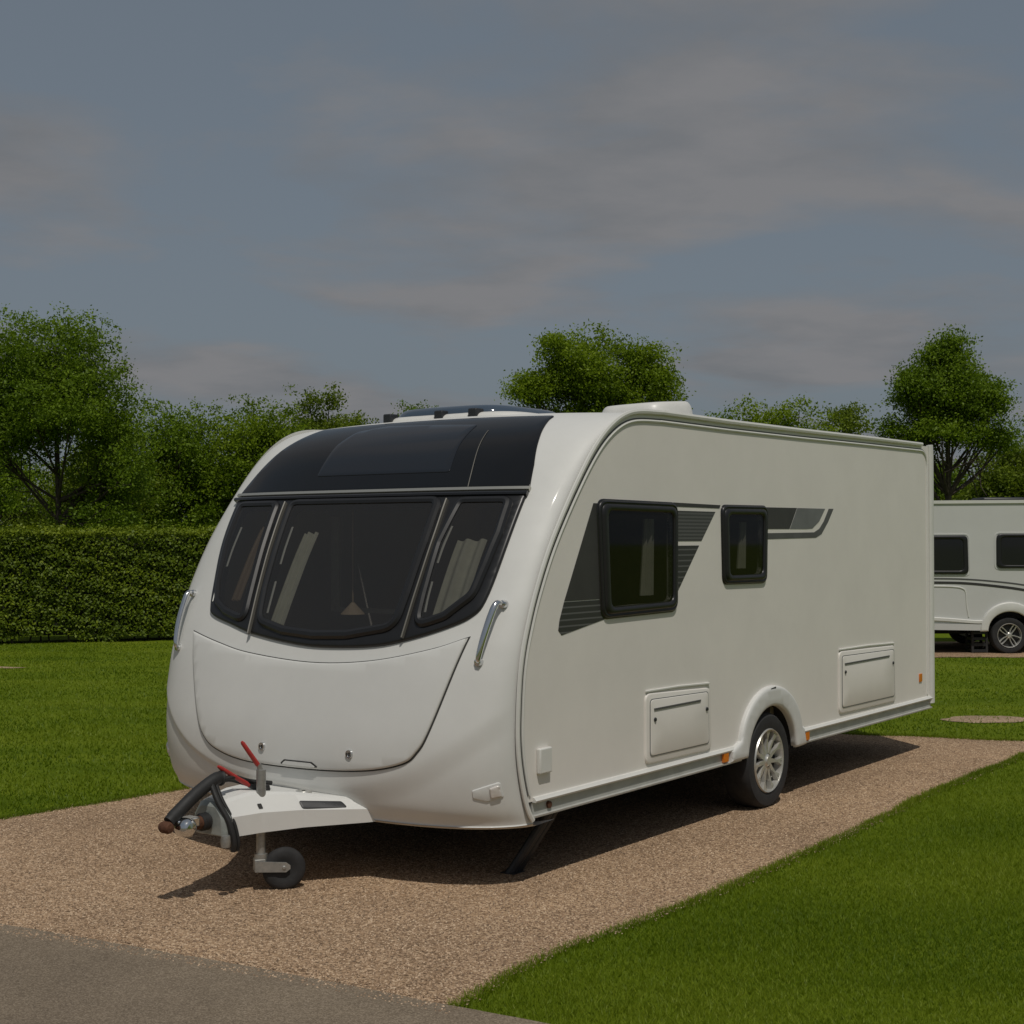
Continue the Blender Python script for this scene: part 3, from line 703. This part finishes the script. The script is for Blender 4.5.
# ---------------------------------------------------------------- second caravan
FW=1395/1.0
v2=empty('touring_caravan',(5.0,22.1,0),0,'white caravan half hidden behind, with dark windows and thin curved black stripes','caravan','touring caravans')
sd=lambda x,z,h:(x,-h,z); X2=lambda px:(px-512)/63.1-5.0; Z2=lambda py:1.85-(py-537)/63.1
LL=6.1; H2=2.40
wx=X2(1009)
bodyo=[(0.05,.42),(wx-.42,.40)]+arc(wx,.36,.38,170,10)+[(wx+.42,.40),(LL-.15,.40),(LL+.12,.7),(LL+.10,1.2),(LL-.25,1.95),(LL-.7,H2-.06),(LL-1.1,H2+.03),(2.0,H2+.01),(.25,H2-.02),(.0,H2-.2),(-.05,1.2)]
wn1=rpoly([(X2(926)-.6,Z2(574)),(X2(968),Z2(574)),(X2(967),Z2(535.5)),(X2(926)-.6,Z2(536))],.08)
wn2=rpoly([(X2(996),Z2(568)),(X2(996)+1.25,Z2(568)),(X2(996)+1.25,Z2(534)),(X2(996),Z2(534))],.08)
ih=lambda w:[tuple(np.array(w).mean(0)+(np.array(p)-np.array(w).mean(0))*np.array([.88,.82])) for p in w]
patch('side_panel',bodyo,M['far_white'],v2,sd,h=0,thick=.03,holes=[ih(wn1),ih(wn2)],step=.3)
patch('side_panel',bodyo,M['far_white'],v2,lambda x,z,h:(x,2.3+h,z),h=0,thick=.03,step=.3)
q=MB(); prof2=[(-.05,1.2),(0,H2-.2),(.25,H2-.02),(2.0,H2+.01),(LL-1.1,H2+.03),(LL-.7,H2-.06),(LL-.25,1.95),(LL+.10,1.2),(LL+.12,.7),(LL-.15,.40)]
V=[];
for x,z in prof2: V+=[(x,0,z),(x,2.3,z)]
q.add(V,[(2*i,2*i+1,2*i+3,2*i+2) for i in range(len(prof2)-1)]); q.add([(-.05,0,1.2),(-.05,2.3,1.2),(.05,2.3,.42),(.05,0,.42)],[(0,1,2,3)])
q.build('body_shell',M['far_white'],v2)
for w in (wn1,wn2):
    fr=patch('side_window',w,M['frame'],v2,sd,h=.03,thick=.04,r=.015,holes=[ih(w)],step=.15)
    patch('pane',ih(w),M['farglass'],fr,sd,h=.02,thick=.004,step=.3)
    c=np.array(w).mean(0); strip('window_rim',densify([tuple(c+(np.array(p)-c)*np.array([1.04,1.07])) for p in w],.08),[(-.012,0),(-.010,.006),(.010,.006),(.012,0)],M['far_white'],fr,sd,closed=True)
cx=lambda pts:smoothpath([(X2(a),Z2(b)) for a,b in pts],6)
strip('stripe',cx([(925,578.5),(960,579),(990,581),(1024,585),(1060,592)]),[(-.012,0),(-.012,.003),(.012,.003),(.012,0)],M['dec_mid'],v2,sd)
strip('stripe',cx([(925,582.5),(960,583),(990,585.5),(1024,590),(1060,598)]),[(-.020,0),(-.020,.003),(.020,.003),(.020,0)],M['dec_dark'],v2,sd)
strip('body_crease',cx([(925,586),(950,586.5),(961,588),(965,592),(966,605),(968,617)]),[(-.012,0),(-.006,.010),(.006,.010),(.012,0)],M['trim'],v2,sd)
strip('sill_moulding',cx([(925,619),(950,620.5),(975,622.5),(988,622)]),[(-.02,0),(-.01,.03),(.03,.03),(.04,0)],M['trim'],v2,sd)
strip('side_skirt',[(0.0,.45),(1.5,.435),(wx-.36,.42)],[(-.05,-.02),(-.05,.02),(.05,.022),(.05,-.02)],M['far_white'],v2,sd)
strip('side_skirt',[(wx+.36,.42),(4,.42),(LL-.1,.42)],[(-.05,-.02),(-.05,.02),(.05,.022),(.05,-.02)],M['far_white'],v2,sd)
strip('roof_rail',[(.0,H2-.21),(.24,H2-.03),(.5,H2-.015),(2.0,H2),(LL-1.1,H2+.02)],[(-.02,0),(-.02,.02),(.03,.02),(.03,0)],M['trim'],v2,sd)
a_o=archpts(wx,.37,.47,.45,-2,182); a_i=archpts(wx,.37,.345,.30,182,-2)
patch('wheel_arch',a_o+a_i,M['trim'],v2,sd,h=.04,thick=.05,r=.02,step=.08)
wheel(wx,.02,-1,R=.29,parent=v2,spokes=9); wheel(wx,2.28,1,R=.29,parent=v2,spokes=9)
q=MB().box(.2,LL-.2,.1,2.2,.38,.44).box(.4,LL,.6,.66,.28,.38).box(.4,LL,1.6,1.66,.28,.38).box(wx-.05,wx+.05,.2,2.1,.24,.32); q.build('chassis',M['chassis'],v2,False)
q=MB()
V=[];F=[]
for x,z in archpts(wx,.36,.37,.34,180,0): V+=[(x,0,z),(x,.3,z)]
q.add(V,[(2*i,2*i+1,2*i+3,2*i+2) for i in range(28)]).build('arch_liner',M['chassis'],v2,False)
MB().tube([(1.62,.3,.42),(1.66,.3,.2),(1.62,.3,0)],.03,8).box(1.55,1.7,.24,.36,0,.02).build('steady_leg',M['darkpl'],v2)
MB().tube([(5.3,.3,.42),(5.35,.3,.2),(5.4,.3,0)],.03,8).box(5.33,5.47,.24,.36,0,.02).build('steady_leg',M['darkpl'],v2)
MB().box(X2(989),X2(989)+.7,.3,.9,H2,H2+.09).build('roof_vent',M['darkpl'],v2,bevel=.04)
# a black crate by its wheel
cr=empty('plastic_crate',(5.0+X2(981),22.35,0),.05,'small black slatted plastic crate under the far caravan beside its wheel','crate')
q=MB()
for k in range(4): q.box(-.13,.13,-.13,.13,.02+k*.095,.065+k*.095)
q.build('slatted_side',M['darkpl'],cr,False)
for a in (-.125,.105):
    for b_ in (-.125,.105): MB().box(a-.008,a+.028,b_-.008,b_+.028,0,.375).build('corner_post',M['chassis'],cr,False)

# ---------------------------------------------------------------- ground
def sheet(name,poly,z,mat,kind='structure',jit=0,step=.25):
    P=densify(poly,step)
    if jit:
        n=len(P); w=np.zeros((n,2))
        ph=rng.random((6,2))*6.28
        for k in range(6):
            f=[.6,1.3,2.9,5.5,11,19][k]; w+=np.sin(np.arange(n)[:,None]*f*step*1.7+ph[k])*jit/(k+1.2)
        P=P+w
    V=[(x,y,z) for x,y in P]
    tess=geometry.tessellate_polygon([[Vector(v) for v in V]])
    F=[t if (np.cross(np.array(V[t[1]])-V[t[0]],np.array(V[t[2]])-V[t[0]])[2]>0) else t[::-1] for t in tess]
    o=mesh_obj(name,V,F,mat); tag(o,kind=kind); return o,[tuple(p) for p in P]
g=mesh_obj('ground',[(-300,-200,0),(300,-200,0),(300,400,0),(-300,400,0)],[(0,1,2,3)],mat_lawn()); tag(g,'green mown lawn around the pitches',kind='structure')
pad=[(-2.44,6.60),(-1.37,6.08),(-.67,5.71),(-.22,5.49),(.22,6.28),(.96,7.14),(1.5,7.85),(2.1,8.70),(3.2,10.3),(4.35,11.88),(5.6,12.1),(5.6,12.45),(4.62,12.63),(3.16,13.07),(.9,13.75),(-.6,12.3),(-2.51,10.12),(-3.35,9.16),(-4.75,7.78)]
_,padP=sheet('gravel_pitch',pad,.008,M['gravel'],jit=.012,step=.06)
roadE=[(-14,12.3),(-4.75,7.78),(-2.44,6.665),(-1.37,6.145),(-.67,5.775),(-.24,5.52),(.03,5.36),(4,3.2),(14,-2.2)]
road=roadE+[(11,-7.8),(-3,-.2),(-17,6.8)]
_,roadP=sheet('road',road,.012,M['asphalt'],jit=.008,step=.1)
pit2=[(3.5,21.45),(9,21.35),(15,21.5),(15,24.6),(3.5,24.6)]
_,p2P=sheet('gravel_pitch',pit2,.008,M['gravel'],jit=.03,step=.15)
def ell(cx,cy,a,b): return [(cx+a*math.cos(t),cy+b*math.sin(t)) for t in np.linspace(0,2*PI,24,endpoint=False)]
_,e1=sheet('bare_patch',ell(4.80,14.12,.46,.26),.006,M['soil'],jit=.07,step=.12)
_,e2=sheet('bare_patch',ell(-7.3,19.75,.42,.18),.006,M['soil'],jit=.05,step=.12)
# grass blades
def blades(n,xr,yr,width,hgt,dens=None):
    X=rng.uniform(*xr,n);Y=rng.uniform(*yr,n); P=np.stack([X,Y],1)
    k=np.ones(n,bool)
    # only where the view can reach, with margin
    k&=(np.abs(X)<Y*.40+1.2)
    if dens is not None: k&=rng.random(n)<dens(Y)
    for q in (e1,e2): k&=~(inpoly(P,q)&(rng.random(n)<.80))
    for q in (padP,roadP,p2P):
        k&=~inpoly(P,q[::2] if len(q)>200 else q)
    return P[k],width,hgt
groups=[blades(620000,(-.6,5.2),(4.6,12.0),.0045,.025,lambda Y:np.clip((6.5/Y)**2,0,1)),
        blades(260000,(-10.5,-2.0),(8.5,24.5),.009,.030,lambda Y:np.clip((10/Y)**1.6,0,1)),
        blades(120000,(2.5,13),(11.5,22.5),.009,.030,lambda Y:np.clip((12/Y)**1.6,0,1)),
        # longer fringe on the edges of the pitch
        ]
def fringe(poly,n,w,hgt,keep):
    q=np.array(poly); i=rng.integers(0,len(q),n); a=q[i]; b=q[(i+1)%len(q)]; P=a+(b-a)*rng.random((n,1))
    P=P+rng.normal(0,.022,(n,2))+.02*np.sin(P[:,:1]*7)*np.sin(P[:,1:]*5); return P[keep(P)],w,hgt
roadtest=lambda P:~inpoly(P,roadP[::2])&(P[:,1]<13.2)&~((P[:,0]<-.26)&(P[:,1]<6.9)&(P[:,0]>-2.6))
groups.append(fringe(padP,60000,.005,.034,roadtest))
Vs=[];T=[]
for P,wd,hg in groups:
    n=len(P); az=rng.uniform(0,2*PI,n); ln=rng.uniform(0,2*PI,n); lm=rng.uniform(.25,.95,n)
    sc_=rng.uniform(.55,1.25,n)*(1+.4*(np.sin(P[:,0]*3.1+1.3*np.sin(P[:,1]*2.3))*np.sin(P[:,1]*2.7))*.5); hh=hg*sc_; ww=wd*rng.uniform(.7,1.3,n)*(1+np.clip((P[:,1]-6)/12,0,1.5)*.6)
    a=np.stack([P[:,0]-np.cos(az)*ww/2,P[:,1]-np.sin(az)*ww/2,np.zeros(n)],1); b=np.stack([P[:,0]+np.cos(az)*ww/2,P[:,1]+np.sin(az)*ww/2,np.zeros(n)],1)
    c=np.stack([P[:,0]+np.cos(ln)*hh*lm,P[:,1]+np.sin(ln)*hh*lm,hh*np.sqrt(1-lm**2*.6)],1)
    Vs.append(np.stack([a,b,c],1).reshape(-1,3))
    big=.5+.28*np.sin(P[:,1]*2.6+.9*np.sin(P[:,0]*.55))+.16*np.sin(P[:,0]*1.9+P[:,1]*1.1)+.10*np.sin(P[:,0]*4.3-P[:,1]*3.7)
    T.append(np.clip(big*.75+rng.normal(.10,.20,n),0,1))
V=np.concatenate(Vs); F=np.arange(len(V)).reshape(-1,3)
go=mesh_obj('grass',V,F,M['grass'],tone=np.concatenate(T)); tag(go,'short mown green grass blades of the lawns','grass',kind='stuff')
# loose pebbles
def pebbles(n,xr,yr,poly,rs,dens=None,ztop=.012):
    P=np.stack([rng.uniform(*xr,n),rng.uniform(*yr,n)],1); k=inpoly(P,poly); 
    if dens is not None: k&=rng.random(n)<dens(P[:,1])
    P=P[k]; n=len(P)
    base=np.array([(1,0,0),(0,1,0),(-1,0,0),(0,-1,0),(0,0,1.),(0,0,-1)]); tri=np.array([(0,1,4),(1,2,4),(2,3,4),(3,0,4)])
    r=rng.uniform(rs[0],rs[1],n); az=rng.uniform(0,PI,n); asp=rng.uniform(.6,1,n)
    V=np.zeros((n,5,3)); ca,sa=np.cos(az)[:,None],np.sin(az)[:,None]
    bx=base[:5,0][None]*r[:,None]*rng.uniform(.8,1.2,(n,5)); by=base[:5,1][None]*(r*asp)[:,None]*rng.uniform(.8,1.2,(n,5))
    V[:,:,0]=P[:,0:1]+bx*ca-by*sa; V[:,:,1]=P[:,1:2]+bx*sa+by*ca; V[:,:,2]=.006+base[:5,2][None]*(r*.75)[:,None]
    V[:,4,0]+=rng.normal(0,.25,n)*r; V[:,4,1]+=rng.normal(0,.25,n)*r
    F=(np.arange(n)[:,None,None]*5+tri[None]).reshape(-1,3)
    return V.reshape(-1,3),F,np.repeat(rng.random(n)**1.1,4)
V,F,t=pebbles(520000,(-4.8,4.6),(5.4,13.2),padP[::2],(.0045,.010),lambda Y:np.clip((6.8/Y)**1.8,0,1))
# a thin scatter that has strayed on to the road and lawn edge
fr=[(x,y-.14) for x,y in [(-2.44,6.69),(-1.37,6.17),(-.67,5.80),(-.24,5.55)]]+[(-.24,5.6),(-.67,5.85),(-1.37,6.2),(-2.44,6.72)]
V2,F2,t2=pebbles(26000,(-2.5,-.2),(5.3,6.8),fr,(.003,.007),lambda Y:np.full_like(Y,.25))
V2[:,2]+=.006
big=[tuple(np.array(c_)+(np.array(p)-np.array(c_))*1.0) for p in padP[::3] for c_ in [(0,9)]]
E_=np.array(padP); i_=rng.integers(0,len(E_),9000); Pp=E_[i_]+rng.normal(0,.022,(9000,2)); Vx,Fx,tx=pebbles(26000,(-4.8,4.8),(5.3,13.6),padP[::2],(.003,.007)); m_=min(len(Vx)//5,5000)
Vx=Vx[:m_*5].reshape(m_,5,3); Vx=Vx-Vx.mean(1,keepdims=True)*np.array([1,1,0]); Vx[:,:,:2]+=Pp[:m_,None,:]; Vx[:,:,2]+=.004; Vx=Vx.reshape(-1,3); Fx=Fx[:m_*4]; tx=tx[:m_*4]
F2=np.vstack([F2,Fx+len(V2)]); V2=np.vstack([V2,Vx]); t2=np.concatenate([t2,tx])
po=mesh_obj('gravel',np.vstack([V,V2]),np.vstack([F,F2+len(V)]),M['pebble'],tone=np.concatenate([t,t2])); tag(po,'loose brown pea gravel stones on the pitch','gravel',kind='stuff')

# ---------------------------------------------------------------- foliage
def leaves(P,size,up=.3,nrm=None):
    n=len(P); d=rng.normal(size=(n,3)); 
    if nrm is not None: d=d*.75+nrm
    d[:,2]+=up; d/=np.linalg.norm(d,axis=1)[:,None]
    a=np.cross(d,rng.normal(size=(n,3))); a/=np.linalg.norm(a,axis=1)[:,None]; b=np.cross(d,a)
    s=(size*rng.uniform(.6,1.3,n))[:,None]
    V=np.stack([P-a*s*.5,P+b*s*.28+d*s*.06,P+a*s*.5,P-b*s*.28+d*s*.06],1).reshape(-1,3)
    return V,np.arange(n*4).reshape(-1,4)
def tree(label,px,D,top_py,base_z,half_w,nclump,nleaf,mat,leaf=.10,lean=0,spread=.36,seed=0,trunk_r=.09,lobes=None,group='trees beyond the hedge',name='broadleaf_tree',fork=.25):
    global rng
    old=rng; rng=np.random.default_rng(seed+100)
    X=(px-512)/1395*D; zt=1.85+(537-top_py)/1395*D
    t=empty(name,(X,D,0),0,label,'tree',group)
    zc=(zt+base_z)/2; hh=(zt-base_z)/2
    # clump centres through an uneven crown
    cl=[]
    ph=rng.random(8)*6.28
    while len(cl)<nclump:
        d=rng.normal(size=3); d/=np.linalg.norm(d); r=rng.random()**(.42)
        az=math.atan2(d[1],d[0]); lump=1+.16*math.sin(3*az+ph[0]+2*d[2])+.12*math.sin(5*az+ph[1]+4*d[2])+.10*math.sin(7*d[2]+ph[2]+2*az)
        w=half_w*(1-.18*max(0,d[2]))*lump
        p=np.array([d[0]*w*r,d[1]*w*r*.9,zc+d[2]*hh*r*min(1.0,lump)])
        if p[2]>zt-.12: p[2]=zt-.12-rng.random()*.2
        cl.append(p)
    if lobes:
        for (lx,lz,lr,k) in lobes:
            for _ in range(k): cl.append(np.array([lx,0,lz])+rng.normal(0,lr*.45,3))
    cl=np.array(cl)
    # limbs
    q=MB(); fz=base_z*(.55+.2*rng.random())
    trunk=[(0,0,0),(rng.normal(0,.03),0,fz*.5),(rng.normal(0,.05),0,fz),(lean*.4,0,zc*.95),(lean,0,zc+hh*.55)]
    tp=smoothpath(trunk,5); q.tube([tuple(p) for p in tp],list(np.linspace(trunk_r,trunk_r*.22,len(tp))),9)
    order=cl[np.argsort(-np.linalg.norm(cl-np.array([0,0,zc]),axis=1))][:min(len(cl),26)]
    for c in order:
        z0=fz+(c[2]-fz)*rng.uniform(.05,.45); z0=max(fz,min(z0,zc+hh*.4)); i=np.argmin(abs(tp[:,2]-z0)); s=tp[i]
        m=s+(c-s)*.5+np.array([0,0,-.06*np.linalg.norm(c-s)])+rng.normal(0,.06,3)
        pp=smoothpath([s,m,c],4); r0=trunk_r*.42*rng.uniform(.6,1); q.tube([tuple(p) for p in pp],list(np.linspace(r0,.010,len(pp))),6,False)
        for _ in range(3):
            e=m+(c-m)*rng.uniform(.1,.8)+rng.normal(0,.3,3); q.tube([tuple(m),tuple((m+e)/2+rng.normal(0,.04,3)),tuple(e)],[r0*.45,r0*.3,.006],5,False)
    q.build('trunk',M['bark'],t)
    # leaves: sprigs inside every clump
    k=nleaf//len(cl); sz=spread*half_w/2
    allP=[];tone=[]
    for c in cl:
        ns=max(3,k//34); tw=c+rng.normal(size=(ns,3))*np.array([sz,sz,sz*.72])
        P=tw[rng.integers(0,ns,k)]+rng.normal(size=(k,3))*np.array([.115,.115,.075])*(leaf/.075)**.5
        allP.append(P); tone.append(np.clip(rng.normal(.5,.15)+rng.normal(0,.2,k),0,1))
    P=np.concatenate(allP); V,F=leaves(P,leaf,.5)
    mesh_obj('crown',V,F,mat,t,tone=np.concatenate(tone))
    rng=old; return t
A,B_,Cc=M['leaf_a'],M['leaf_b'],M['leaf_c']
tree('tall dark green tree with a forked trunk standing at the left end of the hedge',55,29,312,3.3,1.65,70,86000,A,.07,seed=1,spread=.36,trunk_r=.10,lobes=[(1.1,4.0,.7,10),(1.3,3.0,.5,8),(-1.3,4.2,.7,9),(1.0,2.2,.5,7)])
tree('round bright tree behind the caravan roof at the centre of the photo',598,32,324,3.4,1.12,54,72000,Cc,.074,seed=2,spread=.38,lobes=[(-1.35,5.35,.42,9),(1.25,5.3,.4,8),(1.5,4.75,.3,5),(.9,6.0,.35,4),(-.9,6.1,.35,4)])
tree('tall rounded tree with its bare branches showing, rising above the far caravan',948,30.5,336,3.5,1.02,50,58000,A,.07,seed=3,trunk_r=.10,spread=.36,lobes=[(-1.0,3.9,.25,4),(.85,4.9,.3,6),(1.05,4.0,.25,4),(-.8,5.2,.3,5),(0,6.0,.2,3)],fork=.3)
spec=[ # px, D, top, base, halfw, mat, label
 (112,35,432,1.2,1.25,B_,'short olive tree just right of the tall left tree'),
 (165,36,410,1.2,1.35,A,'bushy tree whose low top stands between the tall left tree and the caravan'),
 (212,37,414,1.0,1.2,Cc,'pale bushy tree third along in the thicket behind the hedge'),
 (262,36,397,1.2,1.35,Cc,'light green rounded tree above the left shoulder of the caravan'),
 (318,38,392,1.6,.8,B_,'narrow dark pointed tree right of the light green tree over the caravan front'),
 (352,40,414,1.4,.9,B_,'small thin treetop above the left end of the black sunroof'),
 (418,44,404,1.6,.9,A,'small treetop just left of the roof skylight'),
 (738,38,399,1.8,1.25,A,'left one of the low trees right of the roof vent'),
 (786,37,391,1.8,1.15,Cc,'middle and tallest of the low trees along the roof line'),
 (838,38,412,1.8,1.1,B_,'right-hand low tree along the roof line near the tall right tree'),
 (1008,33,438,1.2,1.1,B_,'low shrubby tree at the right edge above the far caravan'),
 (925,36,455,1.0,1.1,A,'low dark tree behind the rear corner of the near caravan'),
 (18,40,455,.6,1.5,B_,'dim low tree behind the tall left tree'),
 (-40,33,400,1.2,1.5,A,'tree cut off by the left edge of the photo'),
]
for i,(px,D,tp_,bz_,hw,mt,lab) in enumerate(spec):
    tree(lab,px,D,tp_,bz_,hw,44,32000,mt,.085,seed=20+i,trunk_r=.07,spread=.50)
# a distant wood closes the view under the crowns
n=170000; X=rng.uniform(-24,26,n); top=2.6+.55*np.sin(X*.9+1)+.35*np.sin(X*2.3)+.2*np.sin(X*5.1); D_=44+2*np.sin(X*.7)
u=rng.random(n)**.8; P=np.stack([X+rng.normal(0,.15,n),D_-1.2*np.sqrt(np.clip(1-u*u,0,1))+.5*np.sin(X*2.3)*np.sin(u*6+X)+rng.normal(0,.25,n),top*u+rng.normal(0,.12,n)],1)
V,F=leaves(P,.15,.5); wo=mesh_obj('woodland',V,F,B_,tone=np.clip(rng.normal(.42,.2,n)+.2*np.sin(X*1.7),0,1)); tag(wo,'far belt of low green woodland seen under and between the trees','woodland',kind='stuff')
# hedge
he=empty('hedge',(-8.77,24.45,0),math.atan2(1.16,3.08),'long clipped green hedge at the back of the left lawn','hedge')
def hedge_leaves(n,x0,x1,size):
    X=rng.uniform(x0,x1,n); u=rng.random(n); face=rng.random(n)
    wob=.045*np.sin(X*2.1)+.03*np.sin(X*5.3+1)
    Y=np.where(face<.72,-.5+wob+np.abs(rng.normal(0,.07,n)),rng.uniform(-.5,.5,n))
    zlow=.06+.12*np.sin(X*3.1)*np.sin(X*1.3)+.1*rng.random(n)
    Z=np.where(face<.72,zlow+(1.95-zlow)*u,1.93+rng.normal(0,.045,n)+.02*np.sin(X*4)+.015*np.sin(X*9.7)+np.where(rng.random(n)<.04,rng.random(n)*.09,0))
    bump_=.05*np.sin(X*9+Z*7)*np.sin(Z*11-X*4); Y=Y+np.where(face<.72,bump_,0)
    Nn=np.zeros((n,3)); Nn[:,1]=np.where(face<.72,-.9,0); Nn[:,2]=np.where(face<.72,.25,.9)
    V,F=leaves(np.stack([X,Y,Z],1),size,.35,Nn)
    t=np.clip(rng.normal(.45,.22,n)+np.where(Z>1.88,.3,0)+.10*np.sin(X*2.3+Z*3),0,1)  # top leaves toned lighter: the lit top band is painted into leaf colour
    return V,F,t
a=hedge_leaves(52000,-3.5,5.2,.062); b=hedge_leaves(26000,5.2,22,.09); c=hedge_leaves(14000,-16,-3.5,.09)
V=np.vstack([a[0],b[0],c[0]]); F=np.vstack([a[1],b[1]+len(a[0]),c[1]+len(a[0])+len(b[0])])
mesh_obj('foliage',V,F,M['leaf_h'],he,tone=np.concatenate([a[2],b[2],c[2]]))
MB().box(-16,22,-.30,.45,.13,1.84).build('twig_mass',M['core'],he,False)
for k in range(80):
    q=MB(); x=-5+k*.22+rng.normal(0,.05); y=rng.uniform(-.35,.3); q.tube([(x,y,0),(x+rng.normal(0,.03),y,.2),(x+rng.normal(0,.06),y,.5)],[.018,.015,.012],6,False)
    q.build('stem',M['bark'],he)

# ---------------------------------------------------------------- sky, sun, camera
w=bpy.data.worlds.new('World'); sc.world=w; w.use_nodes=True; nt=w.node_tree; bg=nt.nodes['Background']
SUN=Vector((.14,-.515,1)).normalized(); el=math.asin(SUN.z); az=math.atan2(SUN.x,SUN.y)
sky=N(nt,'ShaderNodeTexSky',sky_type='NISHITA',sun_disc=False,sun_elevation=el,sun_rotation=az,air_density=1.2,dust_density=2.2,ozone_density=1.5)
tc=N(nt,'ShaderNodeTexCoord'); sx=N(nt,'ShaderNodeSeparateXYZ'); nt.links.new(tc.outputs['Generated'],sx.inputs[0])
az_=N(nt,'ShaderNodeMath',operation='ADD'); az_.inputs[1].default_value=.16; nt.links.new(sx.outputs[2],az_.inputs[0])
mx_=N(nt,'ShaderNodeMath',operation='MAXIMUM'); mx_.inputs[1].default_value=.05; nt.links.new(az_.outputs[0],mx_.inputs[0])
d1=N(nt,'ShaderNodeMath',operation='DIVIDE'); d2=N(nt,'ShaderNodeMath',operation='DIVIDE')
nt.links.new(sx.outputs[0],d1.inputs[0]); nt.links.new(mx_.outputs[0],d1.inputs[1]); nt.links.new(sx.outputs[1],d2.inputs[0]); nt.links.new(mx_.outputs[0],d2.inputs[1])
cb=N(nt,'ShaderNodeCombineXYZ'); nt.links.new(d1.outputs[0],cb.inputs[0]); nt.links.new(d2.outputs[0],cb.inputs[1])
mp=N(nt,'ShaderNodeMapping'); mp.inputs['Location'].default_value=(6.6,13.9,0); mp.inputs['Scale'].default_value=(.8,1.0,1); nt.links.new(cb.outputs[0],mp.inputs[0])
cn=N(nt,'ShaderNodeTexNoise',Scale=1.7,Detail=8.,Roughness=.55,Distortion=.3); nt.links.new(mp.outputs[0],cn.inputs[0])
cr=ramp(nt,[(.44,(0,0,0)),(.60,(1,1,1))]); nt.links.new(cn.outputs['Fac'],cr.inputs[0])
cm_=N(nt,'ShaderNodeMath',operation='MULTIPLY'); cm_.inputs[1].default_value=.9; nt.links.new(cr.outputs[0],cm_.inputs[0])
mix=N(nt,'ShaderNodeMix',data_type='RGBA'); nt.links.new(cm_.outputs[0],mix.inputs[0])
hs=N(nt,'ShaderNodeHueSaturation',Saturation=.55,Value=.8); nt.links.new(sky.outputs[0],hs.inputs['Color'])
bl=N(nt,'ShaderNodeMix',data_type='RGBA'); bl.inputs[0].default_value=.65; nt.links.new(hs.outputs[0],bl.inputs[6]); bl.inputs[7].default_value=(2.0,2.5,3.05,1)
nt.links.new(bl.outputs[2],mix.inputs[6]); 
n2_=N(nt,'ShaderNodeTexNoise',Scale=3.4,Detail=7.,Roughness=.55); nt.links.new(mp.outputs[0],n2_.inputs[0])
cc_=ramp(nt,[(.36,(.235,.245,.262)),(.62,(.300,.297,.306))]); nt.links.new(n2_.outputs['Fac'],cc_.inputs[0])
sc10=N(nt,'ShaderNodeVectorMath',operation='SCALE'); sc10.inputs['Scale'].default_value=10; nt.links.new(cc_.outputs[0],sc10.inputs[0]); nt.links.new(sc10.outputs[0],mix.inputs[7])
nt.links.new(mix.outputs[2],bg.inputs[0]); bg.inputs[1].default_value=.1
sl=bpy.data.lights.new('sun','SUN'); sl.energy=3.0; sl.angle=math.radians(.7); sl.color=(1,.95,.87)
so=bpy.data.objects.new('sun',sl); C.objects.link(so); so.rotation_euler=(-SUN).to_track_quat('-Z','Y').to_euler()
cd=bpy.data.cameras.new('camera'); co=bpy.data.objects.new('camera',cd); C.objects.link(co); co.location=(0,0,1.85)
co.rotation_euler=(PI/2+math.atan(25/1395),0,0); cd.sensor_width=36; cd.lens=1395/1024*36; cd.clip_end=2000; sc.camera=co
sc.view_settings.view_transform='Standard'; sc.view_settings.look='None'; sc.view_settings.gamma=1; sc.view_settings.exposure=-.55
sc.render.resolution_x=1024; sc.render.resolution_y=1024; sc.render.engine='CYCLES'
sc.cycles.max_bounces=8; sc.cycles.transparent_max_bounces=12
